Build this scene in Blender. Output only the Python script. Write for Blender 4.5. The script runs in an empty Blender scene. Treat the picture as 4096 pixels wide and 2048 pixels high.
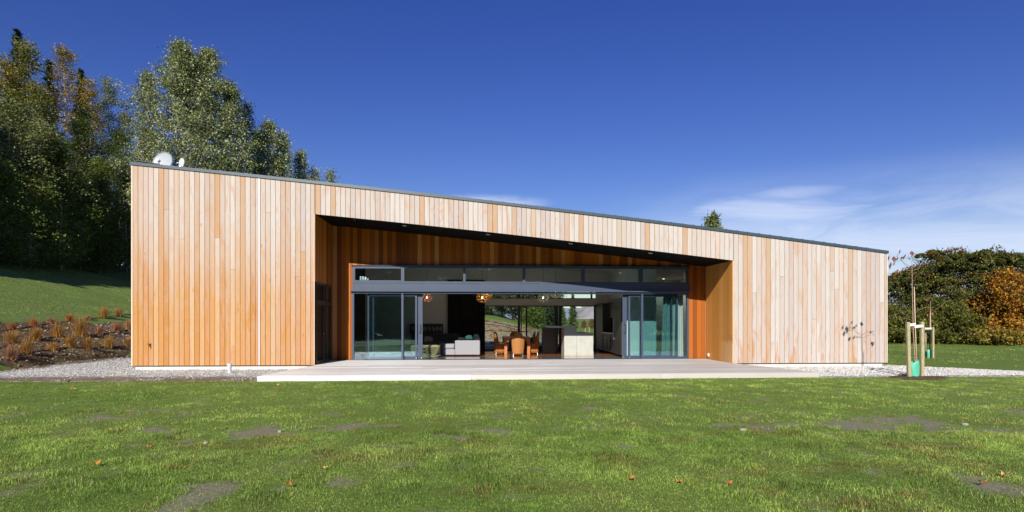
import bpy, bmesh, math, random
import numpy as np
from mathutils import Vector, Matrix, noise as mnoise

SC = bpy.context.scene
COL = SC.collection
rng = np.random.default_rng(7)
random.seed(7)

# ---------------------------------------------------------------- camera
F = 2560.0                      # focal length in pixels of the 4096 px wide photograph
HOR = 1276.0                    # horizon row
CAM = Vector((0.0, -21.2, 1.5))
TH = math.atan(150.0 / F)       # yaw to the right
cs, sn = math.cos(TH), math.sin(TH)
cd = bpy.data.cameras.new('camera')
cam = bpy.data.objects.new('camera', cd)
COL.objects.link(cam)
cam.location = CAM
cam.rotation_euler = (math.pi / 2, 0, -TH)
cd.sensor_fit = 'HORIZONTAL'
cd.sensor_width = 36.0
cd.lens = 36.0 * F / 4096.0
cd.shift_y = (HOR - 1024.0) / 4096.0
cd.clip_start = 0.1
cd.clip_end = 12000
SC.camera = cam

# ---------------------------------------------------------------- light
SUN_TO = Vector((-0.235, -1.0, 0.538)).normalized()
elev = math.asin(SUN_TO.z)
azim = math.atan2(SUN_TO.x, SUN_TO.y)
ld = bpy.data.lights.new('sun', 'SUN')
ld.energy = 4.2
ld.angle = math.radians(0.5)
ld.color = (1.0, 0.945, 0.85)
sun = bpy.data.objects.new('sun', ld)
COL.objects.link(sun)
sun.location = (-20, -90, 50)
sun.rotation_euler = (-SUN_TO).to_track_quat('-Z', 'Y').to_euler()

W = bpy.data.worlds.new('World')
SC.world = W
W.use_nodes = True
wt = W.node_tree
wt.nodes.clear()


def N(t, typ, **kw):
    n = t.nodes.new(typ)
    for k, v in kw.items():
        if k.startswith('i_'):
            n.inputs[k[2:].replace('_', ' ')].default_value = v
        else:
            setattr(n, k, v)
    return n


def L(t, a, ao, b, bi):
    t.links.new(a.outputs[ao], b.inputs[bi])


def mth(t, op, a, b=None, c=None, clamp=False):
    n = t.nodes.new('ShaderNodeMath')
    n.operation = op
    n.use_clamp = clamp
    for i, v in enumerate((a, b, c)):
        if v is None:
            continue
        if isinstance(v, (int, float)):
            n.inputs[i].default_value = v
        else:
            t.links.new(v, n.inputs[i])
    return n.outputs[0]


def mixc(t, fac, a, b, mode='MIX'):
    n = t.nodes.new('ShaderNodeMix')
    n.data_type = 'RGBA'
    n.blend_type = mode
    n.clamp_factor = True
    for s, v in ((n.inputs[0], fac), (n.inputs[6], a), (n.inputs[7], b)):
        if isinstance(v, (int, float)):
            s.default_value = v
        elif isinstance(v, tuple):
            s.default_value = (*v[:3], 1)
        else:
            t.links.new(v, s)
    return n.outputs[2]


def sstep(t, v, lo, hi):
    n = t.nodes.new('ShaderNodeMapRange')
    n.interpolation_type = 'SMOOTHSTEP'
    n.inputs['From Min'].default_value = lo
    n.inputs['From Max'].default_value = hi
    t.links.new(v, n.inputs['Value'])
    return n.outputs[0]


sky = N(wt, 'ShaderNodeTexSky', sky_type='NISHITA', sun_disc=False, sun_elevation=elev,
        sun_rotation=azim, altitude=350, air_density=1.0, dust_density=0.25, ozone_density=3.0)
hs = N(wt, 'ShaderNodeHueSaturation')
hs.inputs['Saturation'].default_value = 1.30
hs.inputs['Hue'].default_value = 0.531
hs.inputs['Value'].default_value = 1.0
L(wt, sky, 0, hs, 'Color')
# thin high cloud, in world directions
tc = N(wt, 'ShaderNodeTexCoord')
sp = N(wt, 'ShaderNodeSeparateXYZ')
L(wt, tc, 'Generated', sp, 0)
az = mth(wt, 'ARCTAN2', sp.outputs[0], sp.outputs[1])
el = mth(wt, 'ARCSINE', sp.outputs[2])
cv = N(wt, 'ShaderNodeCombineXYZ')
wt.links.new(az, cv.inputs[0])
wt.links.new(mth(wt, 'MULTIPLY', el, 4.5), cv.inputs[1])
cn = N(wt, 'ShaderNodeTexNoise', i_Scale=5.0, i_Detail=7.0, i_Roughness=0.62, i_Distortion=0.8)
L(wt, cv, 0, cn, 'Vector')
cn2 = N(wt, 'ShaderNodeTexNoise', i_Scale=2.2, i_Detail=3.0, i_Roughness=0.5)
L(wt, cv, 0, cn2, 'Vector')
nz = mth(wt, 'ADD', mth(wt, 'MULTIPLY', cn.outputs[0], 0.65), mth(wt, 'MULTIPLY', cn2.outputs[0], 0.35))
# more cloud to the right and low down
right_m = sstep(wt, az, 0.16, 0.45)
low_m = mth(wt, 'SUBTRACT', 1.0, sstep(wt, el, 0.06, 0.23))
base = mth(wt, 'MULTIPLY', right_m, low_m)
cl = mth(wt, 'MULTIPLY', base, sstep(wt, nz, 0.22, 0.62))
cl = mth(wt, 'MULTIPLY', cl, 1.05)


def blob(a0, e0, ra, re, k):
    da = mth(wt, 'DIVIDE', mth(wt, 'SUBTRACT', az, a0), ra)
    de = mth(wt, 'DIVIDE', mth(wt, 'SUBTRACT', el, e0), re)
    r2 = mth(wt, 'ADD', mth(wt, 'MULTIPLY', da, da), mth(wt, 'MULTIPLY', de, de))
    r2 = mth(wt, 'ADD', r2, mth(wt, 'MULTIPLY', mth(wt, 'SUBTRACT', cn.outputs[0], 0.5), 3.4))
    return mth(wt, 'MULTIPLY', mth(wt, 'SUBTRACT', 1.0, sstep(wt, r2, -0.9, 1.5)), k)


cl = mth(wt, 'MAXIMUM', cl, blob(0.43, 0.130, 0.14, 0.05, 0.85))
cl = mth(wt, 'MAXIMUM', cl, blob(0.47, 0.178, 0.07, 0.011, 0.6))
cl = mth(wt, 'MAXIMUM', cl, blob(0.02, 0.178, 0.085, 0.016, 0.85))
skc = mixc(wt, cl, hs.outputs[0], (7.2, 8.2, 10.5))
bg = N(wt, 'ShaderNodeBackground')
bg.inputs['Strength'].default_value = 0.062
wt.links.new(skc, bg.inputs['Color'])
wo = N(wt, 'ShaderNodeOutputWorld')
L(wt, bg, 0, wo, 0)
SC.view_settings.view_transform = 'Standard'
SC.view_settings.look = 'None'
SC.view_settings.exposure = 0.62
SC.view_settings.gamma = 1.0
SC.cycles.max_bounces = 10
SC.cycles.transparent_max_bounces = 24
SC.cycles.caustics_reflective = False
SC.cycles.caustics_refractive = False
SC.cycles.sample_clamp_indirect = 6.0


# ---------------------------------------------------------------- measuring: photograph pixel -> point in the place
def ray(px, py):
    a = (px - 2048.0) / F
    return Vector((sn + a * cs, cs - a * sn, (HOR - py) / F))


def at(px, py, Y):
    r = ray(px, py)
    return CAM + r * ((Y - CAM.y) / r.y)


def xat(px, Y):
    return at(px, HOR, Y).x


def zat(px, py, Y):
    return at(px, py, Y).z


def along(px, py, d):
    return CAM + ray(px, py) * d


# ---------------------------------------------------------------- noise (numpy)
_perm = np.random.default_rng(3).random((256, 256))


def vnoise(x, y):
    x = np.asarray(x, float)
    y = np.asarray(y, float)
    xi = np.floor(x).astype(int)
    yi = np.floor(y).astype(int)
    fx = x - xi
    fy = y - yi
    fx = fx * fx * (3 - 2 * fx)
    fy = fy * fy * (3 - 2 * fy)
    g = lambda i, j: _perm[i & 255, j & 255]
    return (g(xi, yi) * (1 - fx) + g(xi + 1, yi) * fx) * (1 - fy) + (g(xi, yi + 1) * (1 - fx) + g(xi + 1, yi + 1) * fx) * fy


def fbm(x, y, o=4):
    s, a, t = 0, 0.5, 0
    x = np.asarray(x, float)
    y = np.asarray(y, float)
    for k in range(o):
        s = s + a * vnoise(x + 17.3 * k, y - 9.1 * k)
        t += a
        x, y, a = x * 2.03, y * 2.03, a * 0.5
    return s / t


def smooth(v, lo, hi):
    t = np.clip((np.asarray(v, float) - lo) / (hi - lo), 0, 1)
    return t * t * (3 - 2 * t)


# ---------------------------------------------------------------- materials
def newmat(name):
    m = bpy.data.materials.new(name)
    m.use_nodes = True
    t = m.node_tree
    b = t.nodes['Principled BSDF']
    return m, t, b


def mat_plain(name, col, rough=0.6, metal=0.0, var=0.0, scale=8.0, bump=0.0, spec=0.5, stretch=None):
    m, t, b = newmat(name)
    b.inputs['Roughness'].default_value = rough
    b.inputs['Metallic'].default_value = metal
    b.inputs['Specular IOR Level'].default_value = spec
    b.inputs['Base Color'].default_value = (*col, 1)
    if var or bump:
        tcn = N(t, 'ShaderNodeTexCoord')
        src = tcn.outputs['Object']
        if stretch:
            mp = N(t, 'ShaderNodeMapping')
            mp.inputs['Scale'].default_value = stretch
            t.links.new(src, mp.inputs[0])
            src = mp.outputs[0]
        n = N(t, 'ShaderNodeTexNoise', i_Scale=scale, i_Detail=5.0, i_Roughness=0.6)
        t.links.new(src, n.inputs['Vector'])
        f = sstep(t, n.outputs[0], 0.25, 0.75)
        c = mixc(t, f, tuple(x * (1 - var) for x in col), tuple(min(1, x * (1 + var)) for x in col))
        t.links.new(c, b.inputs['Base Color'])
        if bump:
            bp = N(t, 'ShaderNodeBump', i_Strength=bump, i_Distance=0.01)
            L(t, n, 0, bp, 'Height')
            L(t, bp, 0, b, 'Normal')
    return m


def mat_cedar(name, weathered):
    """cedar boards; attribute 'board' carries three random numbers per board."""
    m, t, b = newmat(name)
    at_ = N(t, 'ShaderNodeAttribute', attribute_name='board')
    sx = N(t, 'ShaderNodeSeparateColor')
    L(t, at_, 'Color', sx, 0)
    r1, r2, r3 = sx.outputs
    geo = N(t, 'ShaderNodeTexCoord')
    pos = N(t, 'ShaderNodeSeparateXYZ')
    L(t, geo, 'Object', pos, 0)
    # grain coordinates: stretched upright, shifted per board
    cmb = N(t, 'ShaderNodeCombineXYZ')
    hor = mth(t, 'ADD', pos.outputs[0], pos.outputs[1])
    t.links.new(mth(t, 'ADD', mth(t, 'MULTIPLY', hor, 26.0), mth(t, 'MULTIPLY', r1, 91.0)), cmb.inputs[0])
    t.links.new(mth(t, 'MULTIPLY', r2, 57.0), cmb.inputs[1])
    t.links.new(mth(t, 'MULTIPLY', pos.outputs[2], 0.9), cmb.inputs[2])
    g1 = N(t, 'ShaderNodeTexNoise', i_Scale=1.6, i_Detail=6.0, i_Roughness=0.65, i_Distortion=1.2)
    L(t, cmb, 0, g1, 'Vector')
    cmb2 = N(t, 'ShaderNodeCombineXYZ')
    t.links.new(mth(t, 'ADD', mth(t, 'MULTIPLY', hor, 4.0), mth(t, 'MULTIPLY', r1, 91.0)), cmb2.inputs[0])
    t.links.new(mth(t, 'MULTIPLY', r3, 57.0), cmb2.inputs[1])
    t.links.new(mth(t, 'MULTIPLY', pos.outputs[2], 0.85), cmb2.inputs[2])
    g2 = N(t, 'ShaderNodeTexNoise', i_Scale=1.3, i_Detail=4.0, i_Roughness=0.55, i_Distortion=0.6)
    L(t, cmb2, 0, g2, 'Vector')
    # figured grain rings on some boards
    wv = N(t, 'ShaderNodeTexWave', wave_type='RINGS', rings_direction='SPHERICAL', i_Scale=0.55, i_Distortion=5.0, i_Detail=3.0)
    cmb3 = N(t, 'ShaderNodeCombineXYZ')
    t.links.new(mth(t, 'ADD', mth(t, 'MULTIPLY', hor, 20.0), mth(t, 'MULTIPLY', r2, 40.0)), cmb3.inputs[0])
    t.links.new(mth(t, 'MULTIPLY', pos.outputs[2], 2.2), cmb3.inputs[2])
    L(t, cmb3, 0, wv, 'Vector')
    fig = mth(t, 'MULTIPLY', sstep(t, wv.outputs[1], 0.55, 0.95), sstep(t, r3, 0.55, 0.75))
    if weathered:
        fresh = mixc(t, r1, (0.405, 0.185, 0.050), (0.465, 0.240, 0.080))
        fresh = mixc(t, sstep(t, r2, 0.72, 0.95), fresh, (0.50, 0.305, 0.14))
        grey = mixc(t, r2, (0.43, 0.388, 0.352), (0.49, 0.458, 0.428))
        grey = mixc(t, sstep(t, r3, 0.74, 0.84), grey, (0.40, 0.405, 0.41))
        grey = mixc(t, sstep(t, mth(t, 'ADD', r1, r3), 1.36, 1.6), grey, (0.42, 0.315, 0.225))
        # bleaching: stronger to the right and high up where rain and sun reach
        fx = sstep(t, pos.outputs[0], -10.0, 5.0)
        fz = sstep(t, pos.outputs[2], 1.0, 5.2)
        wz = mth(t, 'ADD', mth(t, 'MULTIPLY', fx, 1.18), mth(t, 'MULTIPLY', fz, 0.80))
        wz = mth(t, 'ADD', wz, mth(t, 'MULTIPLY', mth(t, 'SUBTRACT', r2, 0.55), 0.26))
        wz = mth(t, 'ADD', wz, mth(t, 'MULTIPLY', mth(t, 'SUBTRACT', g2.outputs[0], 0.5), 1.5))
        c = mixc(t, mth(t, 'MULTIPLY', wz, 1.0, clamp=True), fresh, grey)
        # tan runs near the foot of the boards
        foot = mth(t, 'MULTIPLY', mth(t, 'SUBTRACT', 1.0, sstep(t, pos.outputs[2], 0.1, 1.7)), sstep(t, g2.outputs[0], 0.50, 0.72))
        c = mixc(t, mth(t, 'MULTIPLY', foot, 0.75), c, (0.48, 0.19, 0.05))
        c = mixc(t, mth(t, 'MULTIPLY', sstep(t, g1.outputs[0], 0.52, 0.76), 0.38), c, (0.42, 0.20, 0.09))
        c = mixc(t, mth(t, 'MULTIPLY', fig, 0.6), c, (0.46, 0.20, 0.075))
        c = mixc(t, mth(t, 'MULTIPLY', mth(t, 'SUBTRACT', 1.0, sstep(t, g1.outputs[0], 0.28, 0.46)), 0.35), c, (0.62, 0.50, 0.40))
        kv = N(t, 'ShaderNodeTexVoronoi', i_Scale=1.0)
        kc = N(t, 'ShaderNodeCombineXYZ')
        t.links.new(mth(t, 'MULTIPLY', hor, 3.1), kc.inputs[0])
        t.links.new(mth(t, 'MULTIPLY', pos.outputs[2], 1.05), kc.inputs[2])
        L(t, kc, 0, kv, 'Vector')
        kn = mth(t, 'SUBTRACT', 1.0, sstep(t, mth(t, 'ADD', kv.outputs['Distance'], mth(t, 'MULTIPLY', mth(t, 'SUBTRACT', g1.outputs[0], 0.5), 0.10)), 0.03, 0.085))
        c = mixc(t, mth(t, 'MULTIPLY', kn, 0.6), c, (0.30, 0.13, 0.045))
        # soft cloudy stains across each board
        c = mixc(t, mth(t, 'MULTIPLY', sstep(t, g2.outputs[0], 0.50, 0.68), 0.42), c, (0.44, 0.225, 0.095))
        b.inputs['Roughness'].default_value = 0.72
        b.inputs['Specular IOR Level'].default_value = 0.2
    else:
        c = mixc(t, r1, (0.17, 0.042, 0.003), (0.50, 0.15, 0.010))
        c = mixc(t, sstep(t, r2, 0.8, 0.95), c, (0.55, 0.25, 0.07))
        c = mixc(t, mth(t, 'MULTIPLY', sstep(t, g1.outputs[0], 0.5, 0.75), 0.45), c, (0.26, 0.07, 0.012))
        c = mixc(t, mth(t, 'MULTIPLY', fig, 0.35), c, (0.24, 0.065, 0.012))
        # rain-bleached patch at the foot near the open edge of the right return wall
        edge = mth(t, 'SUBTRACT', 1.0, sstep(t, pos.outputs[1], 0.2, 1.35))
        hz = mth(t, 'ADD', pos.outputs[2], mth(t, 'MULTIPLY', mth(t, 'SUBTRACT', g2.outputs[0], 0.5), 0.7))
        low = mth(t, 'SUBTRACT', 1.0, sstep(t, hz, 0.62, 0.80))
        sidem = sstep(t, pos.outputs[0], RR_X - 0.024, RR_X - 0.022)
        bl = mth(t, 'MULTIPLY', mth(t, 'MULTIPLY', edge, low), sidem)
        band = mth(t, 'MULTIPLY', sstep(t, hz, 0.66, 0.78), mth(t, 'SUBTRACT', 1.0, sstep(t, hz, 0.84, 1.0)))
        c = mixc(t, mth(t, 'MULTIPLY', mth(t, 'MULTIPLY', band, sidem), mth(t, 'MULTIPLY', edge, 0.7)), c, (0.13, 0.035, 0.01))
        c = mixc(t, mth(t, 'MULTIPLY', bl, 0.85), c, (0.70, 0.54, 0.36))
        c = mixc(t, mth(t, 'MULTIPLY', sidem, 0.6), c, (0.74, 0.36, 0.085))  # whole right return wall coloured lighter tan, standing in for stronger sun
        b.inputs['Roughness'].default_value = 0.55
        b.inputs['Specular IOR Level'].default_value = 0.3
    t.links.new(c, b.inputs['Base Color'])
    bp = N(t, 'ShaderNodeBump', i_Strength=0.25, i_Distance=0.004)
    L(t, g1, 0, bp, 'Height')
    L(t, bp, 0, b, 'Normal')
    return m


def mat_leaf(name, rough=0.45, trans=0.35, spec=0.5):
    m, t, b = newmat(name)
    at_ = N(t, 'ShaderNodeAttribute', attribute_name='tint')
    L(t, at_, 'Color', b, 'Base Color')
    b.inputs['Roughness'].default_value = rough
    b.inputs['Specular IOR Level'].default_value = spec
    tr = N(t, 'ShaderNodeBsdfTranslucent')
    L(t, at_, 'Color', tr, 'Color')
    mx = N(t, 'ShaderNodeMixShader')
    mx.inputs[0].default_value = trans
    L(t, b, 0, mx, 1)
    L(t, tr, 0, mx, 2)
    L(t, mx, 0, t.nodes['Material Output'], 0)
    return m


def mat_glass(name, tint, r0=0.07):
    m, t, b = newmat(name)
    t.nodes.remove(b)
    tr = N(t, 'ShaderNodeBsdfTransparent')
    tr.inputs[0].default_value = (*tint, 1)
    gl = N(t, 'ShaderNodeBsdfGlossy')
    gl.inputs['Roughness'].default_value = 0.0
    gl.inputs['Color'].default_value = (0.72, 0.88, 1.0, 1)
    lw = N(t, 'ShaderNodeLayerWeight')
    lw.inputs[0].default_value = 0.5
    f = mth(t, 'POWER', lw.outputs['Facing'], 4.0)
    f = mth(t, 'ADD', mth(t, 'MULTIPLY', f, 0.9), r0, clamp=True)
    mx = N(t, 'ShaderNodeMixShader')
    t.links.new(f, mx.inputs[0])
    L(t, tr, 0, mx, 1)
    L(t, gl, 0, mx, 2)
    L(t, mx, 0, t.nodes['Material Output'], 0)
    return m


def mat_ground(name, kind):
    m, t, b = newmat(name)
    b.inputs['Roughness'].default_value = 0.9
    b.inputs['Specular IOR Level'].default_value = 0.15
    tcn = N(t, 'ShaderNodeTexCoord')
    P = tcn.outputs['Object']

    def nz_(scale, detail=5.0, rough=0.6, dist=0.0):
        n = N(t, 'ShaderNodeTexNoise', i_Scale=scale, i_Detail=detail, i_Roughness=rough, i_Distortion=dist)
        t.links.new(P, n.inputs['Vector'])
        return n.outputs[0]
    if kind == 'lawn':
        s = N(t, 'ShaderNodeAttribute', attribute_name='soil').outputs['Fac']
        n1, n2, n3 = nz_(0.5), nz_(22.0, 8.0, 0.75), nz_(2.2)
        g = mixc(t, sstep(t, n2, 0.3, 0.7), (0.065, 0.105, 0.016), (0.19, 0.28, 0.05))
        g = mixc(t, mth(t, 'MULTIPLY', sstep(t, n1, 0.42, 0.65), 0.4), g, (0.13, 0.17, 0.035))
        g = mixc(t, mth(t, 'MULTIPLY', sstep(t, n3, 0.60, 0.75), 0.5), g, (0.09, 0.06, 0.025))
        v = N(t, 'ShaderNodeTexVoronoi', i_Scale=24.0)
        t.links.new(P, v.inputs['Vector'])
        so = mixc(t, sstep(t, n2, 0.3, 0.7), (0.17, 0.145, 0.105), (0.31, 0.27, 0.205))
        so = mixc(t, mth(t, 'MULTIPLY', mth(t, 'SUBTRACT', 1.0, sstep(t, v.outputs['Distance'], 0.12, 0.3)), sstep(t, nz_(9.0), 0.5, 0.6)), so, (0.34, 0.32, 0.29))
        c = mixc(t, mth(t, 'MULTIPLY', s, 0.8), g, so)
        h = n2
        bs, bd = 0.6, 0.03
    elif kind == 'hill':
        s = N(t, 'ShaderNodeAttribute', attribute_name='soil').outputs['Fac']
        n1, n2, n3, n4 = nz_(0.35), nz_(6.0, 8.0, 0.75), nz_(0.8, 6.0, 0.7), nz_(26.0, 2.0)
        g = mixc(t, sstep(t, n2, 0.3, 0.7), (0.08, 0.135, 0.028), (0.21, 0.305, 0.068))
        g = mixc(t, mth(t, 'MULTIPLY', sstep(t, n1, 0.45, 0.65), 0.35), g, (0.11, 0.17, 0.03))
        g = mixc(t, mth(t, 'MULTIPLY', sstep(t, n3, 0.52, 0.66), 0.7), g, (0.21, 0.165, 0.10))
        g = mixc(t, mth(t, 'MULTIPLY', sstep(t, n4, 0.70, 0.78), 0.8), g, (0.40, 0.38, 0.34))
        so = mixc(t, sstep(t, n2, 0.3, 0.7), (0.12, 0.085, 0.05), (0.21, 0.155, 0.10))
        c = mixc(t, s, g, so)
        h = n2
        bs, bd = 0.8, 0.08
    elif kind == 'bed_pale':
        n2, n3, n4 = nz_(6.0, 8.0, 0.75), nz_(0.8), nz_(14.0, 3.0)
        c = mixc(t, sstep(t, n2, 0.3, 0.7), (0.17, 0.145, 0.09), (0.36, 0.32, 0.215))
        c = mixc(t, mth(t, 'MULTIPLY', sstep(t, n3, 0.5, 0.66), 0.4), c, (0.20, 0.20, 0.075))
        c = mixc(t, mth(t, 'MULTIPLY', sstep(t, n4, 0.66, 0.74), 0.8), c, (0.60, 0.56, 0.46))
        h = n2
        bs, bd = 0.8, 0.1
    elif kind == 'bed':
        n2, n3, n4 = nz_(7.0, 8.0, 0.7), nz_(1.1), nz_(30.0, 3.0)
        c = mixc(t, sstep(t, n2, 0.3, 0.7), (0.075, 0.05, 0.028), (0.20, 0.145, 0.085))
        c = mixc(t, mth(t, 'MULTIPLY', sstep(t, n3, 0.52, 0.68), 0.45), c, (0.10, 0.115, 0.035))
        c = mixc(t, mth(t, 'MULTIPLY', sstep(t, n4, 0.68, 0.76), 0.8), c, (0.42, 0.39, 0.34))
        h = n2
        bs, bd = 1.0, 0.12
    else:
        v = N(t, 'ShaderNodeTexVoronoi', i_Scale=36.0)
        t.links.new(P, v.inputs['Vector'])
        n1, n2 = nz_(0.7, 4.0), nz_(5.0)
        s = N(t, 'ShaderNodeAttribute', attribute_name='soil').outputs['Fac']
        st = mixc(t, sstep(t, N_sep(t, v.outputs['Color']), 0.0, 1.0), (0.58, 0.58, 0.575), (0.88, 0.87, 0.84))
        st = mixc(t, sstep(t, v.outputs['Distance'], 0.30, 0.62), st, (0.33, 0.325, 0.31))
        dirt = mixc(t, sstep(t, n2, 0.35, 0.65), (0.15, 0.115, 0.072), (0.30, 0.25, 0.18))
        dm = sstep(t, mth(t, 'ADD', s, mth(t, 'MULTIPLY', mth(t, 'SUBTRACT', n2, 0.5), 1.1)), 0.38, 0.66)
        c = mixc(t, dm, st, dirt)
        h = v.outputs['Distance']
        bs, bd = -0.9, 0.04
    t.links.new(c, b.inputs['Base Color'])
    bp = N(t, 'ShaderNodeBump', i_Distance=bd)
    bp.inputs['Strength'].default_value = abs(bs)
    bp.invert = bs < 0
    t.links.new(h, bp.inputs['Height'])
    L(t, bp, 0, b, 'Normal')
    return m


def N_sep(t, colsock):
    s = N(t, 'ShaderNodeSeparateColor')
    t.links.new(colsock, s.inputs[0])
    return s.outputs[0]


def mat_tinted(name, rough=0.8, spec=0.2):
    m, t, b = newmat(name)
    a = N(t, 'ShaderNodeAttribute', attribute_name='tint')
    L(t, a, 'Color', b, 'Base Color')
    b.inputs['Roughness'].default_value = rough
    b.inputs['Specular IOR Level'].default_value = spec
    return m


def mat_deck(name):
    m, t, b = newmat(name)
    a = N(t, 'ShaderNodeAttribute', attribute_name='board')
    s = N(t, 'ShaderNodeSeparateColor')
    L(t, a, 'Color', s, 0)
    tcn = N(t, 'ShaderNodeTexCoord')
    mp = N(t, 'ShaderNodeMapping')
    mp.inputs['Scale'].default_value = (0.7, 14.0, 14.0)
    L(t, tcn, 'Object', mp, 0)
    n = N(t, 'ShaderNodeTexNoise', i_Scale=1.6, i_Detail=6.0, i_Roughness=0.65)
    L(t, mp, 0, n, 'Vector')
    n2 = N(t, 'ShaderNodeTexNoise', i_Scale=0.45, i_Detail=4.0)
    L(t, tcn, 'Object', n2, 'Vector')
    c = mixc(t, s.outputs[0], (0.60, 0.575, 0.54), (0.86, 0.84, 0.81))
    c = mixc(t, mth(t, 'MULTIPLY', sstep(t, s.outputs[1], 0.76, 0.84), 0.6), c, (0.42, 0.385, 0.345))
    c = mixc(t, mth(t, 'MULTIPLY', sstep(t, n.outputs[0], 0.50, 0.74), 0.55), c, (0.46, 0.43, 0.40))
    sx = N(t, 'ShaderNodeSeparateXYZ')
    L(t, tcn, 'Object', sx, 0)
    fx = mth(t, 'ADD', sstep(t, sx.outputs[0], -3.0, 9.0), mth(t, 'MULTIPLY', mth(t, 'SUBTRACT', n2.outputs[0], 0.5), 1.0))
    c = mixc(t, mth(t, 'MULTIPLY', fx, 0.62, clamp=True), c, (0.38, 0.345, 0.32))
    t.links.new(c, b.inputs['Base Color'])
    b.inputs['Roughness'].default_value = 0.6
    bp = N(t, 'ShaderNodeBump', i_Strength=0.3, i_Distance=0.004)
    L(t, n, 0, bp, 'Height')
    L(t, bp, 0, b, 'Normal')
    return m


def mat_floor(name, cola, colb, rough, stretch, scale):
    m, t, b = newmat(name)
    tcn = N(t, 'ShaderNodeTexCoord')
    mp = N(t, 'ShaderNodeMapping')
    mp.inputs['Scale'].default_value = stretch
    L(t, tcn, 'Object', mp, 0)
    n = N(t, 'ShaderNodeTexNoise', i_Scale=scale, i_Detail=5.0)
    L(t, mp, 0, n, 'Vector')
    t.links.new(mixc(t, sstep(t, n.outputs[0], 0.3, 0.7), cola, colb), b.inputs['Base Color'])
    b.inputs['Roughness'].default_value = rough
    b.inputs['Specular IOR Level'].default_value = 0.6
    return m


M = {}
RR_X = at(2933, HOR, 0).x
M['cedar'] = mat_cedar('weathered_cedar', True)
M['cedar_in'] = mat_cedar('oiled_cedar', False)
M['deck'] = mat_deck('deck_timber')
M['metal'] = mat_plain('powder_coat', (0.036, 0.056, 0.100), 0.42, 0.0, 0.06, 3.0)
M['metal_dark'] = mat_plain('dark_powder_coat', (0.018, 0.020, 0.022), 0.5)
M['fascia'] = mat_plain('fascia_steel', (0.042, 0.066, 0.088), 0.38, 0.0, 0.1, 1.0)
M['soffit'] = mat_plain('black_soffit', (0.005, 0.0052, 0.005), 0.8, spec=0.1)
M['gap'] = mat_plain('board_shadow_gap', (0.03, 0.018, 0.01), 0.9)
M['trim'] = mat_plain('pale_trim', (0.60, 0.49, 0.37), 0.6, 0, 0.1, 3.0)
M['seam'] = mat_plain('pale_seam_metal', (0.50, 0.50, 0.53), 0.4)
M['nail'] = mat_plain('nail_heads', (0.82, 0.80, 0.76), 0.3, 0.2)
M['concrete'] = mat_plain('pale_concrete', (0.60, 0.585, 0.54), 0.85, 0, 0.09, 3.5, 0.2)
M['island'] = mat_plain('island_concrete', (0.43, 0.44, 0.40), 0.7, 0, 0.08, 4.0, 0.1)
M['shade_wall'] = mat_plain('wall_shade_tone', (0.03, 0.032, 0.035), 0.8)  # dark tone stands in for shade on the left inner wall
M['white'] = mat_plain('white_wall', (0.76, 0.745, 0.71), 0.85, 0, 0.02, 1.0)
M['ceil'] = mat_plain('ceiling_paint', (0.80, 0.80, 0.78), 0.9)
M['glass'] = mat_glass('window_glass', (0.86, 0.943, 0.945), 0.095)
M['glass_dark'] = mat_glass('door_glass', (0.6, 0.7, 0.7), 0.05)
M['glass_clear'] = mat_glass('clear_glass', (0.97, 0.985, 0.98), 0.03)
M['wood_floor'] = mat_floor('timber_floor', (0.28, 0.085, 0.018), (0.40, 0.145, 0.035), 0.12, (1, 14, 1), 2.0)
M['tile_floor'] = mat_floor('polished_stone', (0.15, 0.15, 0.135), (0.22, 0.22, 0.20), 0.05, (1, 1, 1), 3.0)
M['steel'] = mat_plain('brushed_steel', (0.55, 0.56, 0.58), 0.28, 1.0)
M['chrome'] = mat_plain('chrome', (0.8, 0.8, 0.8), 0.12, 1.0)
M['cab'] = mat_plain('cabinet_lacquer', (0.040, 0.037, 0.032), 0.4, 0, 0.05)
M['black'] = mat_plain('black_satin', (0.012, 0.012, 0.013), 0.35)
M['blackcloth'] = mat_plain('black_curtain_cloth', (0.014, 0.014, 0.013), 0.95, 0, 0.2, 30)
M['curtain'] = mat_plain('pale_curtain_cloth', (0.50, 0.52, 0.49), 0.9, 0, 0.06, 20)
M['sofa'] = mat_plain('light_grey_fabric', (0.30, 0.305, 0.335), 0.95, 0, 0.05, 60, 0.2)
M['sofadark'] = mat_plain('charcoal_fabric', (0.055, 0.054, 0.057), 0.95, 0, 0.1, 60, 0.2)
M['teal'] = mat_plain('teal_fabric', (0.03, 0.12, 0.10), 0.95)
M['cushion'] = mat_plain('patterned_cushion', (0.40, 0.35, 0.29), 0.95, 0, 0.35, 14)
M['rattan'] = mat_plain('pale_rattan', (0.86, 0.62, 0.34), 0.6)
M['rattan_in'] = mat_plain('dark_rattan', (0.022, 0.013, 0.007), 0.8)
M['rug'] = mat_plain('pale_rug', (0.42, 0.41, 0.37), 0.95, 0, 0.2, 30)
M['tan'] = mat_plain('woven_tan', (0.36, 0.15, 0.036), 0.65, 0, 0.2, 45, 0.3)
M['table'] = mat_plain('table_wood', (0.46, 0.165, 0.045), 0.35, 0, 0.2, 5, 0, 0.5, (4, 4, 0.6))
M['lampred'] = mat_plain('bamboo_red', (0.58, 0.38, 0.22), 0.6)
M['lamporange'] = mat_plain('bamboo_orange', (0.72, 0.42, 0.11), 0.6)
M['lampgreen'] = mat_plain('bamboo_pale', (0.62, 0.50, 0.30), 0.6)
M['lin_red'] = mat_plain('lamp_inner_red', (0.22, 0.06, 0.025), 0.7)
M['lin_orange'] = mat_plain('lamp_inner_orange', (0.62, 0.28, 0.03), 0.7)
M['lin_green'] = mat_plain('lamp_inner_green', (0.02, 0.055, 0.042), 0.7)
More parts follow.
